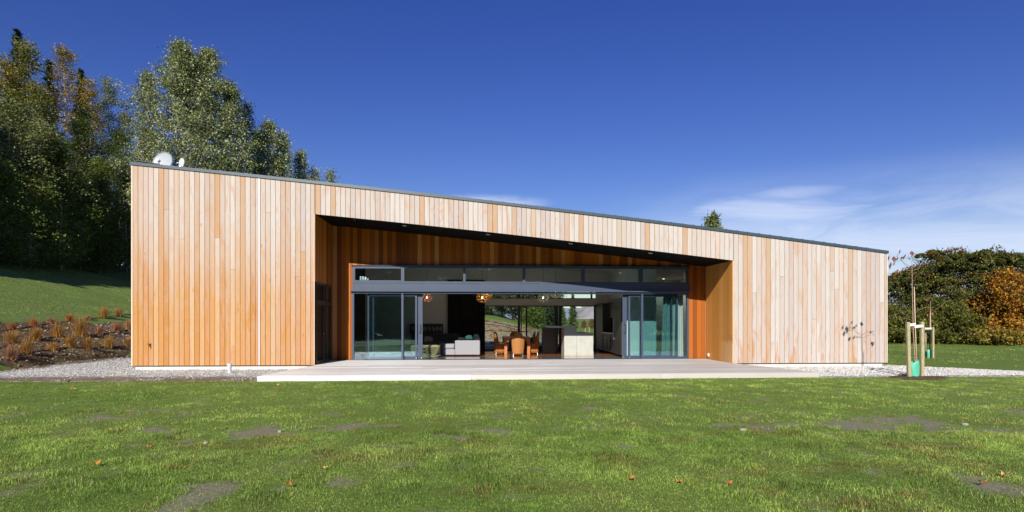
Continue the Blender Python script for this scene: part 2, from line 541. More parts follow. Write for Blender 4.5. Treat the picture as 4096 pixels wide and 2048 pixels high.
M['pvc'] = mat_plain('grey_pvc', (0.52, 0.55, 0.60), 0.45, 0, 0.05)
M['brass'] = mat_plain('aged_brass', (0.30, 0.17, 0.06), 0.35, 1.0, 0.3, 40)
M['whiteplastic'] = mat_plain('white_plastic', (0.78, 0.78, 0.77), 0.4)
M['dish'] = mat_plain('dish_grey', (0.40, 0.43, 0.47), 0.4, 0, 0.04)
M['dishwhite'] = mat_plain('dish_white', (0.74, 0.76, 0.79), 0.4)
M['stake'] = mat_plain('treated_pine', (0.36, 0.32, 0.185), 0.85, 0, 0.3, 9, 0.4, 0.3, (6, 6, 1))
M['tie'] = mat_plain('white_webbing', (0.68, 0.67, 0.62), 0.9)
M['guard'] = mat_plain('green_plastic_sleeve', (0.09, 0.46, 0.31), 0.45, 0, 0.12, 6)
M['bamboo'] = mat_plain('bamboo_cane', (0.58, 0.44, 0.28), 0.6, 0, 0.2, 12)
M['bark'] = mat_plain('bark', (0.085, 0.065, 0.048), 0.95, 0, 0.4, 6, 0.5)
M['barkpale'] = mat_plain('pale_bark', (0.42, 0.40, 0.36), 0.9, 0, 0.4, 5, 0.4)
M['twig'] = mat_plain('young_bark', (0.30, 0.20, 0.15), 0.8, 0, 0.2, 8)
M['pipe'] = mat_plain('black_poly_pipe', (0.012, 0.012, 0.012), 0.6)
M['rock'] = mat_plain('mountain_rock', (0.28, 0.275, 0.265), 0.95, 0, 0.45, 0.02, 0)
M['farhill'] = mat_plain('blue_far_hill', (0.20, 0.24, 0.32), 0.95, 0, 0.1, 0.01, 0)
M['stone'] = mat_plain('lawn_stone', (0.30, 0.29, 0.27), 0.9, 0, 0.1, 20)
M['leaf'] = mat_leaf('foliage', 0.5, 0.30, 0.28)
M['needle'] = mat_leaf('needles', 0.6, 0.15, 0.3)
M['blade'] = mat_leaf('grass_blades', 0.5, 0.25, 0.35)
M['straw'] = mat_leaf('tussock_blades', 0.55, 0.30, 0.3)
M['lawn'] = mat_ground('lawn_ground', 'lawn')
M['hill'] = mat_ground('hill_ground', 'hill')
M['bed'] = mat_ground('bed_soil', 'bed')
M['bed_pale'] = mat_ground('pale_bank_soil', 'bed_pale')
M['gravel'] = mat_ground('gravel_ground', 'gravel')
M['stones'] = mat_tinted('loose_stones', 0.85, 0.2)
M['books'] = mat_tinted('book_spines', 0.7, 0.3)
M['bulb'] = mat_plain('lamp_bulb', (0.9, 0.85, 0.7), 0.3)
_b = M['bulb'].node_tree.nodes['Principled BSDF']
_b.inputs['Emission Color'].default_value = (1.0, 0.82, 0.5, 1)
_b.inputs['Emission Strength'].default_value = 1.5
M['spot'] = mat_plain('downlight_face', (0.75, 0.75, 0.72), 0.4)


# ---------------------------------------------------------------- mesh building
class MB:
    def __init__(self):
        self.v, self.f, self.m, self.attr = [], [], [], {}

    def add(self, vs, fs, mi=0, board=None):
        o = len(self.v)
        self.v += [tuple(p) for p in vs]
        self.f += [tuple(i + o for i in f) for f in fs]
        self.m += [mi] * len(fs)
        if board is not None:
            a = self.attr.setdefault('board', {})
            for i in range(o, len(self.v)):
                a[i] = board
        return self

    def box(self, x0, x1, y0, y1, z0, z1, mi=0, board=None):
        vs = [(x0, y0, z0), (x1, y0, z0), (x1, y1, z0), (x0, y1, z0), (x0, y0, z1), (x1, y0, z1), (x1, y1, z1), (x0, y1, z1)]
        fs = [(0, 3, 2, 1), (4, 5, 6, 7), (0, 1, 5, 4), (1, 2, 6, 5), (2, 3, 7, 6), (3, 0, 4, 7)]
        return self.add(vs, fs, mi, board)

    def hexa(self, lo, hi, mi=0, board=None):
        """lo, hi: four corners each, same winding (counter-clockwise seen from above)."""
        fs = [(0, 3, 2, 1), (4, 5, 6, 7), (0, 1, 5, 4), (1, 2, 6, 5), (2, 3, 7, 6), (3, 0, 4, 7)]
        return self.add(list(lo) + list(hi), fs, mi, board)

    def tube(self, pts, rad, n=8, mi=0, cap=True):
        pts = [Vector(p) for p in pts]
        if isinstance(rad, (int, float)):
            rad = [rad] * len(pts)
        vs, fs = [], []
        up = Vector((0.123, 0.456, 0.88))
        for i, p in enumerate(pts):
            d = (pts[min(i + 1, len(pts) - 1)] - pts[max(i - 1, 0)]).normalized()
            a = d.cross(up)
            if a.length < 1e-3:
                a = d.cross(Vector((1, 0, 0)))
            a.normalize()
            b = d.cross(a)
            for k in range(n):
                w = 2 * math.pi * k / n
                vs.append(p + (a * math.cos(w) + b * math.sin(w)) * rad[i])
        for i in range(len(pts) - 1):
            for k in range(n):
                k2 = (k + 1) % n
                fs.append((i * n + k, i * n + k2, (i + 1) * n + k2, (i + 1) * n + k))
        if cap:
            fs.append(tuple(range(n))[::-1])
            fs.append(tuple((len(pts) - 1) * n + k for k in range(n)))
        return self.add(vs, fs, mi)

    def lathe(self, c, prof, n=20, mi=0, axis='Z', sx=1.0, sy=1.0):
        vs, fs = [], []
        c = Vector(c)
        for r, h in prof:
            for k in range(n):
                w = 2 * math.pi * k / n
                p = Vector((r * math.cos(w) * sx, r * math.sin(w) * sy, h))
                if axis == 'Y':
                    p = Vector((p.x, p.z, p.y))
                vs.append(c + p)
        m = len(prof)
        for i in range(m - 1):
            for k in range(n):
                k2 = (k + 1) % n
                fs.append((i * n + k, i * n + k2, (i + 1) * n + k2, (i + 1) * n + k))
        fs.append(tuple(range(n))[::-1])
        fs.append(tuple((m - 1) * n + k for k in range(n)))
        return self.add(vs, fs, mi)

    def pillow(self, c, sx, sy, sz, rot=None, mi=0, n=10, e=0.55):
        vs, fs = [], []
        R = rot or Matrix.Identity(3)
        c = Vector(c)
        sg = lambda v, p: math.copysign(abs(v) ** p, v)
        for i in range(n + 1):
            u = -math.pi / 2 + math.pi * i / n
            for k in range(2 * n):
                w = math.pi * k / n
                p = Vector((sx * sg(math.cos(u), e) * sg(math.cos(w), e), sy * sg(math.cos(u), e) * sg(math.sin(w), e), sz * sg(math.sin(u), e)))
                vs.append(c + R @ p)
        m = 2 * n
        for i in range(n):
            for k in range(m):
                k2 = (k + 1) % m
                fs.append((i * m + k, i * m + k2, (i + 1) * m + k2, (i + 1) * m + k))
        return self.add(vs, fs, mi)

    def build(self, name, mats, parent=None, smooth_=False, bevel=0.0):
        me = bpy.data.meshes.new(name)
        me.from_pydata(self.v, [], self.f)
        if not isinstance(mats, (list, tuple)):
            mats = [mats]
        for m in mats:
            me.materials.append(M[m] if isinstance(m, str) else m)
        if len(mats) > 1:
            me.polygons.foreach_set('material_index', self.m)
        if 'board' in self.attr:
            a = me.color_attributes.new('board', 'FLOAT_COLOR', 'POINT')
            arr = np.full((len(self.v), 4), 0.5)
            for i, b in self.attr['board'].items():
                arr[i, :3] = b
            a.data.foreach_set('color', arr.ravel())
        if smooth_:
            me.polygons.foreach_set('use_smooth', [True] * len(me.polygons))
        me.update()
        o = bpy.data.objects.new(name, me)
        COL.objects.link(o)
        if bevel:
            b = o.modifiers.new('bevel', 'BEVEL')
            b.width = bevel
            b.segments = 2
            b.limit_method = 'ANGLE'
        if parent is not None:
            o.parent = parent
            if parent.type == 'EMPTY':
                o.matrix_parent_inverse = Matrix.Translation(-parent.location)
            else:
                r = parent
                while r.parent is not None:
                    r = r.parent
        return o


def mesh_np(name, V, faces, mat, tint=None, parent=None, extra=None, smooth_=False):
    """V (n,3); faces: list of int arrays (k,3) or (k,4); tint (n,3)."""
    me = bpy.data.meshes.new(name)
    V = np.ascontiguousarray(V, dtype=np.float32)
    me.vertices.add(len(V))
    me.vertices.foreach_set('co', V.ravel())
    loops = np.concatenate([f.ravel() for f in faces]).astype(np.int32)
    tot = np.concatenate([np.full(len(f), f.shape[1], np.int32) for f in faces])
    start = np.concatenate([[0], np.cumsum(tot)[:-1]]).astype(np.int32)
    me.loops.add(len(loops))
    me.loops.foreach_set('vertex_index', loops)
    me.polygons.add(len(tot))
    me.polygons.foreach_set('loop_start', start)
    me.polygons.foreach_set('loop_total', tot)
    if smooth_:
        me.polygons.foreach_set('use_smooth', np.ones(len(tot), bool))
    if tint is not None:
        a = me.color_attributes.new('tint', 'FLOAT_COLOR', 'POINT')
        c = np.ones((len(V), 4), np.float32)
        c[:, :3] = tint
        a.data.foreach_set('color', c.ravel())
    for k, arr in (extra or {}).items():
        a = me.attributes.new(k, 'FLOAT', 'POINT')
        a.data.foreach_set('value', np.ascontiguousarray(arr, np.float32).ravel())
    me.materials.append(M[mat])
    me.update(calc_edges=True)
    o = bpy.data.objects.new(name, me)
    COL.objects.link(o)
    if parent is not None:
        o.parent = parent
        if parent.type == 'EMPTY':
            o.matrix_parent_inverse = Matrix.Translation(-parent.location)
    return o


def thing(name, label, cat, loc=(0, 0, 0), group=None):
    o = bpy.data.objects.new(name, None)
    COL.objects.link(o)
    o.location = loc
    o['label'] = label
    o['category'] = cat
    if group:
        o['group'] = group
    o.empty_display_size = 0.2
    return o


def tag(o, label, cat, group=None):
    o['label'] = label
    o['category'] = cat
    if group:
        o['group'] = group
    return o


def struct(o):
    o['kind'] = 'structure'
    return o


def stuff(o, label=None, cat=None):
    o['kind'] = 'stuff'
    if label:
        o['label'] = label
        o['category'] = cat
    return o


ORD = ['leftmost', 'second from the left', 'third from the left', 'fourth from the left', 'fifth from the left', 'sixth from the left', 'seventh from the left', 'eighth from the left']

# ================================================================ the ground
def Hn(x, y):
    x = np.asarray(x, float)
    y = np.asarray(y, float)
    wig = 0.5 * (vnoise(y * 0.35, y * 0 + 3.3) - 0.5)
    t1 = -15.0 - x + wig
    f1 = 0.30 * np.clip(t1, 0, 5.4) + 0.27 * np.clip(t1 - 5.4, 0, 26) + 0.14 * np.clip(t1 - 31.4, 0, 60)
    f1 = f1 + 0.22 * smooth(t1, 0.05, 0.40) * (1 - smooth(t1, 0.8, 3.0)) * (0.35 + vnoise(x * 0.9, y * 1.1))
    f1 = f1 * smooth(y, -26, -9)
    t2 = y - 21.5 + 0.8 * (vnoise(x * 0.3, x * 0 + 8.1) - 0.5)
    f2 = (0.25 * np.clip(t2, 0, 7) + 0.035 * np.clip(t2 - 7, 0, 120)) * (1 - smooth(x, 0.5, 9.5))
    h = np.maximum(f1, f2) - 0.17
    h = h + 0.0025 * np.clip(y - 35, 0, 700)
    h = h + 0.045 * (fbm(x * 0.35, y * 0.35, 3) - 0.5) * (1 - smooth(y, -6, -4) * (1 - smooth(y, 14, 20)))
    return h


def H(x, y):
    return float(Hn(np.array([x]), np.array([y]))[0])


def hit(px, py, z_off=0.0):
    r = ray(px, py)
    d = 4.0
    step = 0.25
    while d < 400:
        p = CAM + r * d
        if p.z <= H(p.x, p.y):
            lo, hi = d - step, d
            for _ in range(20):
                m = (lo + hi) / 2
                q = CAM + r * m
                if q.z <= H(q.x, q.y):
                    hi = m
                else:
                    lo = m
            q = CAM + r * hi
            return Vector((q.x, q.y, H(q.x, q.y) + z_off))
        d += step
    return CAM + r * 400


DECK_DROP = -0.03


def gz(px, py, z):
    r = ray(px, py)
    return CAM + r * ((z - CAM.z) / r.z)


DL, DR = gz(1030, 1505, DECK_DROP), gz(3276, 1490, DECK_DROP)


def deck_front(x):
    return DL.y + (np.asarray(x, float) - DL.x) / (DR.x - DL.x) * (DR.y - DL.y)


def lawn_edge(x):
    x = np.asarray(x, float)
    n_ = 0.22 * (fbm(x * 1.3, x * 0 + 2.2, 3) - 0.5)
    e = np.where(x < DL.x, -3.45 - 0.35 * smooth(x, -16, -6) + n_, np.where(x > DR.x, -3.55 + n_, deck_front(x) + 0.03))
    return e


PATCH = [(517, 1661, 75, 11), (280, 1732, 65, 13), (676, 1728, 160, 15), (994, 1736, 120, 34), (1312, 1708, 210, 15), (690, 1776, 85, 11),
         (1550, 1707, 65, 8), (1820, 1750, 40, 11), (1963, 1725, 75, 11), (3042, 1704, 180, 17), (3360, 1700, 150, 15), (3678, 1696, 160, 24),
         (3058, 1598, 45, 7), (795, 1978, 190, 46), (4020, 1965, 130, 50), (1192, 1880, 120, 20), (3960, 1720, 120, 10), (330, 1675, 60, 7),
         (2700, 1588, 60, 5), (1500, 1800, 160, 9), (2400, 1790, 120, 8), (60, 1665, 60, 8), (1000, 1650, 90, 6)]
_pw = []
for (px, py, hw, hh) in PATCH:
    g = hit(px, py)
    d = (g - CAM).length
    _pw.append((g.x, g.y, hw * d / F, hh * d * d / (1.67 * F)))


def soil(x, y):
    x = np.asarray(x, float)
    y = np.asarray(y, float)
    s = np.zeros_like(x)
    x0_, y0_ = x, y
    x = x + 0.9 * (fbm(x0_ * 1.4 + 3, y0_ * 1.4, 3) - 0.5)
    y = y + 1.1 * (fbm(x0_ * 1.4, y0_ * 1.4 + 8, 3) - 0.5)
    for k, (cx, cy, rx, ry) in enumerate(_pw):
        e = ((x - cx) / rx) ** 2 + ((y - cy) / ry) ** 2
        s = np.maximum(s, (1 - smooth(e, 0.15, 1.6)) * (0.75 if k in (13, 14, 15, 19, 20, 21) else 0.95))
    n = fbm(x * 2.3, y * 2.3, 4)
    n2 = fbm(x * 9.0, y * 9.0, 3)
    return smooth(s * 0.80 + (n - 0.5) * 1.9 + (n2 - 0.5) * 1.3, 0.42, 0.80)


def gaps(*segs):
    out = []
    for a, b, s in segs:
        n = max(1, int(round((b - a) / s)))
        out += list(np.linspace(a, b, n, endpoint=False))
    return np.array(out + [segs[-1][1]])


gx = gaps((-2600, -300, 230), (-300, -60, 20), (-60, -30, 2), (-30, -15, 0.3), (-15, 16, 0.16), (16, 40, 0.6), (40, 120, 8), (120, 2600, 248))
gy = gaps((-2600, -200, 240), (-200, -30, 10), (-30, -17, 0.8), (-17, -2.8, 0.13), (-2.8, 24, 0.5), (24, 60, 0.8), (60, 200, 7), (200, 4200, 250))
GX, GY = np.meshgrid(gx, gy)
GZ = Hn(GX, GY)
nx, ny = len(gx), len(gy)
idx = np.arange(nx * ny).reshape(ny, nx)
quads = np.stack([idx[:-1, :-1], idx[:-1, 1:], idx[1:, 1:], idx[1:, :-1]], -1).reshape(-1, 4)
ccx = (GX[:-1, :-1] + GX[1:, 1:]).ravel() / 2
ccy = (GY[:-1, :-1] + GY[1:, 1:]).ravel() / 2
is_hill = (ccx < -15.6) | ((ccy > 21.2) & (ccx < 9.5))
V = np.stack([GX.ravel(), GY.ravel(), GZ.ravel()], 1)
sl = soil(V[:, 0], V[:, 1]) * (V[:, 1] < -3.0)
for nm, msk, mt in (('lawn', ~is_hill, 'lawn'), ('hillside', is_hill, 'hill')):
    q = quads[msk]
    u, inv = np.unique(q, return_inverse=True)
    struct(mesh_np(nm, V[u], [inv.reshape(-1, 4)], mt, extra={'soil': sl[u]}, smooth_=True))


def sheet(name, mat, us, vs, fn, soilfn, lift):
    """fn(u, v) -> x, y arrays."""
    U, Vv = np.meshgrid(us, vs)
    X, Y = fn(U, Vv)
    edge_ = smooth(np.minimum(Vv - vs[0], vs[-1] - Vv) / (vs[-1] - vs[0]), 0.0, 0.05)
    Z = Hn(X, Y) + lift * edge_ - 0.03 * (1 - edge_) + 0.05 * (fbm(X * 3.1, Y * 3.1, 3) - 0.5) * (1 if mat == 'gravel' else 2.2) * smooth(np.minimum(Vv - vs[0], vs[-1] - Vv), 0.0, 0.15) * (1.0)
    Z = np.maximum(Z, Hn(X, Y) + 0.008 * edge_ - 0.03 * (1 - edge_))
    n, m = len(us), len(vs)
    ix = np.arange(n * m).reshape(m, n)
    q = np.stack([ix[:-1, :-1], ix[:-1, 1:], ix[1:, 1:], ix[1:, :-1]], -1).reshape(-1, 4)
    P = np.stack([X.ravel(), Y.ravel(), Z.ravel()], 1)
    return P, q, soilfn(X, Y).ravel()


def gravel_dirt(x, y):
    # muddy towards the lawn on the left, clean by the house
    a = 1 - smooth(y - lawn_edge(x), 0.3, 2.6)
    toe = 0.6 * (1 - smooth(x, -14.9, -13.6))
    return np.where(x < -5, np.maximum(a * 0.66, toe) + 0.10, 0.02)


XL, XR, RL, RR = xat(525, 0), xat(3550, 0), xat(1258, 0), xat(2933, 0)
YB = 11.2
# gravel west of the deck and along the house, gravel east of the deck
vv = np.linspace(0, 1, 70)


def g_west(U, v):
    lo = lawn_edge(U)
    top = 22.0 + 0 * U
    return U, lo + (top - lo) * v ** 2.0


def g_plinth(U, v):
    lo = lawn_edge(U)
    return U, lo + (0.10 - lo) * v


def g_east(U, v):
    lo = lawn_edge(U)
    hi = np.where(U < XR + 0.02, 0.10, 0.0)
    cut = 1.1 - 3.9 * smooth(U, XR - 0.5, XR + 4.0) + 0.35 * (fbm(U * 1.1, U * 0 + 5, 3) - 0.5)
    hi = np.where(U < XR + 0.02, 0.10, np.maximum(cut, lo + 0.03 + 0.5 * (1 - smooth(U, XR + 4, XR + 14))))
    return U, lo + (hi - lo) * v


parts = [sheet('g', 'gravel', np.arange(-14.95, XL + 0.3, 0.15), vv, g_west, gravel_dirt, 0.03),
         sheet('g', 'gravel', np.linspace(XL - 0.3, -4.0, 48), vv, g_plinth, gravel_dirt, 0.03),
         sheet('g', 'gravel', np.linspace(7.5, 24, 120), vv, g_east, gravel_dirt, 0.03)]
for nm, ps in (('gravel_path', parts[:2]), ('gravel_bed', parts[2:])):
    off, PV, PQ, PS = 0, [], [], []
    for p, q, s in ps:
        PV.append(p)
        PQ.append(q + off)
        PS.append(s)
        off += len(p)
    struct(mesh_np(nm, np.concatenate(PV), [np.concatenate(PQ)], 'gravel', extra={'soil': np.concatenate(PS)}, smooth_=True))

# loose stones lying on the gravel
OCT = np.array([(1, 0, 0), (-1, 0, 0), (0, 1, 0), (0, -1, 0), (0, 0, 1), (0, 0, -1)], float)
OCF = np.array([(0, 2, 4), (2, 1, 4), (1, 3, 4), (3, 0, 4), (2, 0, 5), (1, 2, 5), (3, 1, 5), (0, 3, 5)])


def scatter_stones(name, pts, rmin, rmax, cols):
    n = len(pts)
    sc = rng.uniform(rmin, rmax, (n, 1, 1)) * rng.uniform(0.55, 1.25, (n, 6, 1)) * np.array([1.2, 1.0, 0.6])
    a = rng.uniform(0, 2 * np.pi, n)
    R = np.zeros((n, 3, 3))
    R[:, 0, 0] = np.cos(a)
    R[:, 0, 1] = -np.sin(a)
    R[:, 1, 0] = np.sin(a)
    R[:, 1, 1] = np.cos(a)
    R[:, 2, 2] = 1
    P = np.einsum('nij,nkj->nki', R, OCT[None] * sc) + pts[:, None, :]
    F_ = (OCF[None] + (np.arange(n) * 6)[:, None, None]).reshape(-1, 3)
    c = cols[rng.integers(0, len(cols), n)] * rng.uniform(0.7, 1.15, (n, 1))
    return stuff(mesh_np(name, P.reshape(-1, 3), [F_], 'stones', tint=np.repeat(c, 6, 0)))


def zpts(x, y, up=0.03):
    return np.stack([x, y, Hn(x, y) + up], 1)


stcol = np.array([(0.62, 0.62, 0.61), (0.50, 0.51, 0.51), (0.68, 0.65, 0.58), (0.40, 0.41, 0.41), (0.58, 0.52, 0.44)])
n = 22000
u = rng.uniform(7.6, 22, n)
v = rng.uniform(0, 1, n)
xe, ye = g_east(u, v)
k = ye > lawn_edge(xe) + 0.03
tag(scatter_stones('gravel_stones', zpts(xe[k], ye[k], 0.045), 0.010, 0.028, stcol * 1.15), 'pale crushed stone spread beside the right end of the house', 'gravel')
n = 16000
u = -14.7 + (XL + 14.7) * rng.random(n)
xw, yw = g_west(u, rng.random(n))
u2 = rng.uniform(XL, -4.2, 7000)
xw2, yw2 = g_plinth(u2, rng.random(7000))
xw, yw = np.concatenate([xw, xw2]), np.concatenate([yw, yw2])
k = (gravel_dirt(xw, yw) + (fbm(xw * 2, yw * 2, 3) - 0.5) * 1.2 < rng.random(len(xw)) * 0.8) & (yw < 14) & (Hn(xw, yw) < -0.09)
tag(scatter_stones('gravel_stones', zpts(xw[k], yw[k], 0.045), 0.009, 0.024, stcol * 1.05), 'pale crushed stone thrown over the path left of the house', 'gravel')

# planted beds on the bank (left) and on the bank behind the house
bu = np.arange(-8, 22, 0.16)
bv = np.arange(0, 5.5, 0.12)


def bed_left(U, Vv):
    return -14.75 - Vv - 0.25 * (fbm(U * 0.9, Vv * 0 + 1.0, 3) - 0.5) * 3 * (Vv > 5), U


def bed_back(U, Vv):
    return U, 21.2 + Vv * (1.25 - 0.25 * smooth(U, 2, 9))


z0 = lambda x, y: np.zeros_like(x)
p, q, s = sheet('b', 'bed', bu, bv, bed_left, z0, 0.02)
struct(mesh_np('planting_bed', p, [q], 'bed', smooth_=True))
p, q, s = sheet('b', 'bed', np.arange(-14, 9.2, 0.25), bv, bed_back, z0, 0.02)
struct(mesh_np('rear_planting_bed', p, [q], 'bed_pale', smooth_=True))
p, q, s = sheet('g', 'gravel', np.arange(-12, 14, 0.25), np.linspace(0, 1, 14), lambda U, v: (U, 18.2 + 3.05 * v), lambda x, y: np.zeros_like(x), 0.02)
struct(mesh_np('rear_path', p, [q], 'gravel', extra={'soil': s.ravel()}, smooth_=True))
n = 2600
xs, ys = bed_left(rng.uniform(-4, 22, n), rng.uniform(0.1, 5.2, n))
xs2, ys2 = bed_back(rng.uniform(-8, 9, 3500), 5.2 * rng.random(3500) ** 1.6)
xs, ys = np.concatenate([xs, xs2]), np.concatenate([ys, ys2])
tag(scatter_stones('bed_clods', zpts(xs, ys, 0.04), 0.02, 0.075, np.array([(0.17, 0.12, 0.075), (0.12, 0.085, 0.05), (0.33, 0.30, 0.25), (0.22, 0.16, 0.10)])), 'soil clods and stones strewn over the planted banks', 'soil')

# ---------------------------------------------------------------- grass on the lawn
def make_blades(name, N_, dmin, dmax, hgt, wid, seed, hi_detail):
    r = np.random.default_rng(seed)
    d = np.sqrt(r.uniform(dmin ** 2, dmax ** 2, N_))
    a = r.uniform(-0.84, 0.84, N_)
    x = d * (sn + a * cs)
    y = -21.2 + d * (cs - a * sn)
    so = soil(x, y)
    dens = fbm(x * 1.7, y * 1.7, 3)
    keep = (y < lawn_edge(x) + 0.06) & (r.random(N_) > so * 0.74) & (r.random(N_) < 0.45 + dens * 1.1)
    keep &= ~((x > DL.x - 0.02) & (x < DR.x + 0.02) & (y > deck_front(x) - 0.045))
    x, y, d, so, dens = x[keep], y[keep], d[keep], so[keep], dens[keep]
    n = len(x)
    z = Hn(x, y) - 0.004
    big = fbm(x * 0.55 + 40, y * 0.55, 3)
    tuft = fbm(x * 3.2 + 11, y * 3.2, 2)
    h = hgt * r.uniform(0.45, 1.6, n) * (0.55 + 1.1 * smooth(tuft, 0.45, 0.8) + 1.0 * smooth(fbm(x * 1.1 + 5, y * 1.1 + 9, 3), 0.58, 0.72) * (r.random(n) < 0.35)) * (1 - 0.5 * so)
    w = wid * r.uniform(0.7, 1.3, n)
    az_ = r.uniform(0, 2 * np.pi, n)
    lean = r.uniform(0.25, 1.25, n)
    lx, ly = np.cos(az_) * lean, np.sin(az_) * lean
    sd = az_ + np.pi / 2 + r.normal(0, 0.5, n)
    wx, wy = np.cos(sd) * w / 2, np.sin(sd) * w / 2
    B = np.stack([x, y, z], 1)
    S = np.stack([wx, wy, np.zeros(n)], 1)
    mid = B + np.stack([lx * h * 0.35, ly * h * 0.35, h * 0.62], 1)
    tip = B + np.stack([lx * h * 1.05, ly * h * 1.05, h * np.clip(1.1 - 0.55 * lean, 0.3, 1)], 1)
    # colours of the blades themselves
    c1, c2, c3, c4 = np.array([0.130, 0.235, 0.030]), np.array([0.355, 0.480, 0.092]), np.array([0.42, 0.36, 0.16]), np.array([0.27, 0.12, 0.05])
    m = smooth(0.75 * big + 0.35 * fbm(x * 2.1, y * 2.1 + 60, 3) + 0.40 * (r.random(n) - 0.5) + 0.012 * x, 0.30, 0.78)[:, None]
    c = c1 * (1 - m) + c2 * m
    m2 = (r.random(n) < 0.06 + 0.10 * smooth(fbm(x * 0.9, y * 0.9 + 30, 2), 0.5, 0.7))[:, None]
    c = np.where(m2, c3, c)
    red = smooth(fbm(x * 1.1 + 70, y * 1.6, 3), 0.57, 0.70) * smooth(-y, 6.5, 10)
    m3 = (r.random(n) < red * 0.3)[:, None]
    c = np.where(m3, c4, c)
    c = c * r.uniform(0.5, 1.5, (n, 1)) * (0.80 + 0.40 * smooth(fbm(x * 4.2 + 90, y * 2.6 + 13, 3), 0.32, 0.68))[:, None]
    if hi_detail:
        P = np.stack([B - S, B + S, mid + S * 0.75, mid - S * 0.75, tip], 1).reshape(-1, 3)
        o = (np.arange(n) * 5)[:, None]
        return P, [np.array([[0, 1, 2, 3]]) + o, np.array([[3, 2, 4]]) + o], np.repeat(c, 5, 0)
    P = np.stack([B - S, B + S, tip], 1).reshape(-1, 3)
    o = (np.arange(n) * 3)[:, None]
    return P, [np.array([[0, 1, 2]]) + o], np.repeat(c, 3, 0)


for nm, args in (('lawn_grass', (420000, 5.0, 9.5, 0.029, 0.0036, 21, True)), ('lawn_grass', (560000, 9.4, 20.5, 0.030, 0.0072, 22, False))):
    P, Fs, c = make_blades('grass', *args)
    o = mesh_np(nm, P, Fs, 'blade', tint=c)
    tag(stuff(o), 'short green lawn grass ' + ('in the foreground' if args[1] == 5.0 else 'between foreground and deck'), 'grass')

# rougher grass on the hill and the right lawn
def make_rough(N_, xr, yr, hgt, wid, seed, ok):
    r = np.random.default_rng(seed)
    x, y = r.uniform(*xr, N_), r.uniform(*yr, N_)
    k = ok(x, y) & (r.random(N_) < smooth(fbm(x * 0.8, y * 0.8, 3), 0.36, 0.60))
    x, y = x[k], y[k]
    n = len(x)
    B = np.stack([x, y, Hn(x, y) - 0.01], 1)
    h = hgt * r.uniform(0.5, 1.5, n)
    a = r.uniform(0, 2 * np.pi, n)
    S = np.stack([np.cos(a), np.sin(a), 0 * a], 1) * (wid * r.uniform(0.6, 1.4, n))[:, None]
    tip = B + np.stack([np.cos(a + 1.3) * h * 0.6, np.sin(a + 1.3) * h * 0.6, h], 1)
    c = np.where((r.random(n) < 0.12)[:, None], np.array([0.32, 0.27, 0.13]), np.array([0.135, 0.215, 0.042]) + (np.array([0.25, 0.33, 0.085]) - np.array([0.135, 0.215, 0.042])) * smooth(fbm(x * 0.4, y * 0.4, 3), 0.35, 0.65)[:, None])
    c = c * r.uniform(0.7, 1.3, (n, 1))
    P = np.stack([B - S, B + S, tip], 1).reshape(-1, 3)
    return P, [np.array([[0, 1, 2]]) + (np.arange(n) * 3)[:, None]], np.repeat(c, 3, 0)


P, Fs, c = make_rough(110000, (-40, -21.2), (-4, 44), 0.055, 0.014, 41, lambda x, y: x < -21.2)
tag(stuff(mesh_np('hill_grass', P, Fs, 'blade', tint=c)), 'rough green grass on the slope left of the house', 'grass')
P, Fs, c = make_rough(110000, (12.5, 42), (-3.4, 30), 0.05, 0.013, 42, lambda x, y: (y > -3.2 + 0 * x) & ((x > XR + 4.5) & (y > lawn_edge(x) + 0.9) | (y > 1.6)))
tag(stuff(mesh_np('right_lawn_grass', P, Fs, 'blade', tint=c)), 'green grass on the lawn right of the house', 'grass')

# ================================================================ the house
house = thing('timber_house', 'long low cedar-clad house with sloping roof and deep recessed glazed porch', 'house', (1.4, 0, 0))


def px_of(x, Y=0.0):
    r = x / (Y + 21.2)
    return 2048 + F * (r * cs - sn) / (cs + r * sn)


def roof_z(x):
    p = px_of(x)
    return zat(p, 648 + 0.0985 * (p - 527) + 6.26e-6 * (p - 527) ** 2, 0)


def soff_z(x):
    p = px_of(x)
    return zat(p, 856 + 0.098 * (p - 1257) + 7.76e-6 * (p - 1257) ** 2, 0)


def r3():
    return (random.random(), random.random(), random.random())


PITCH = 0.1602
FAS = 0.085
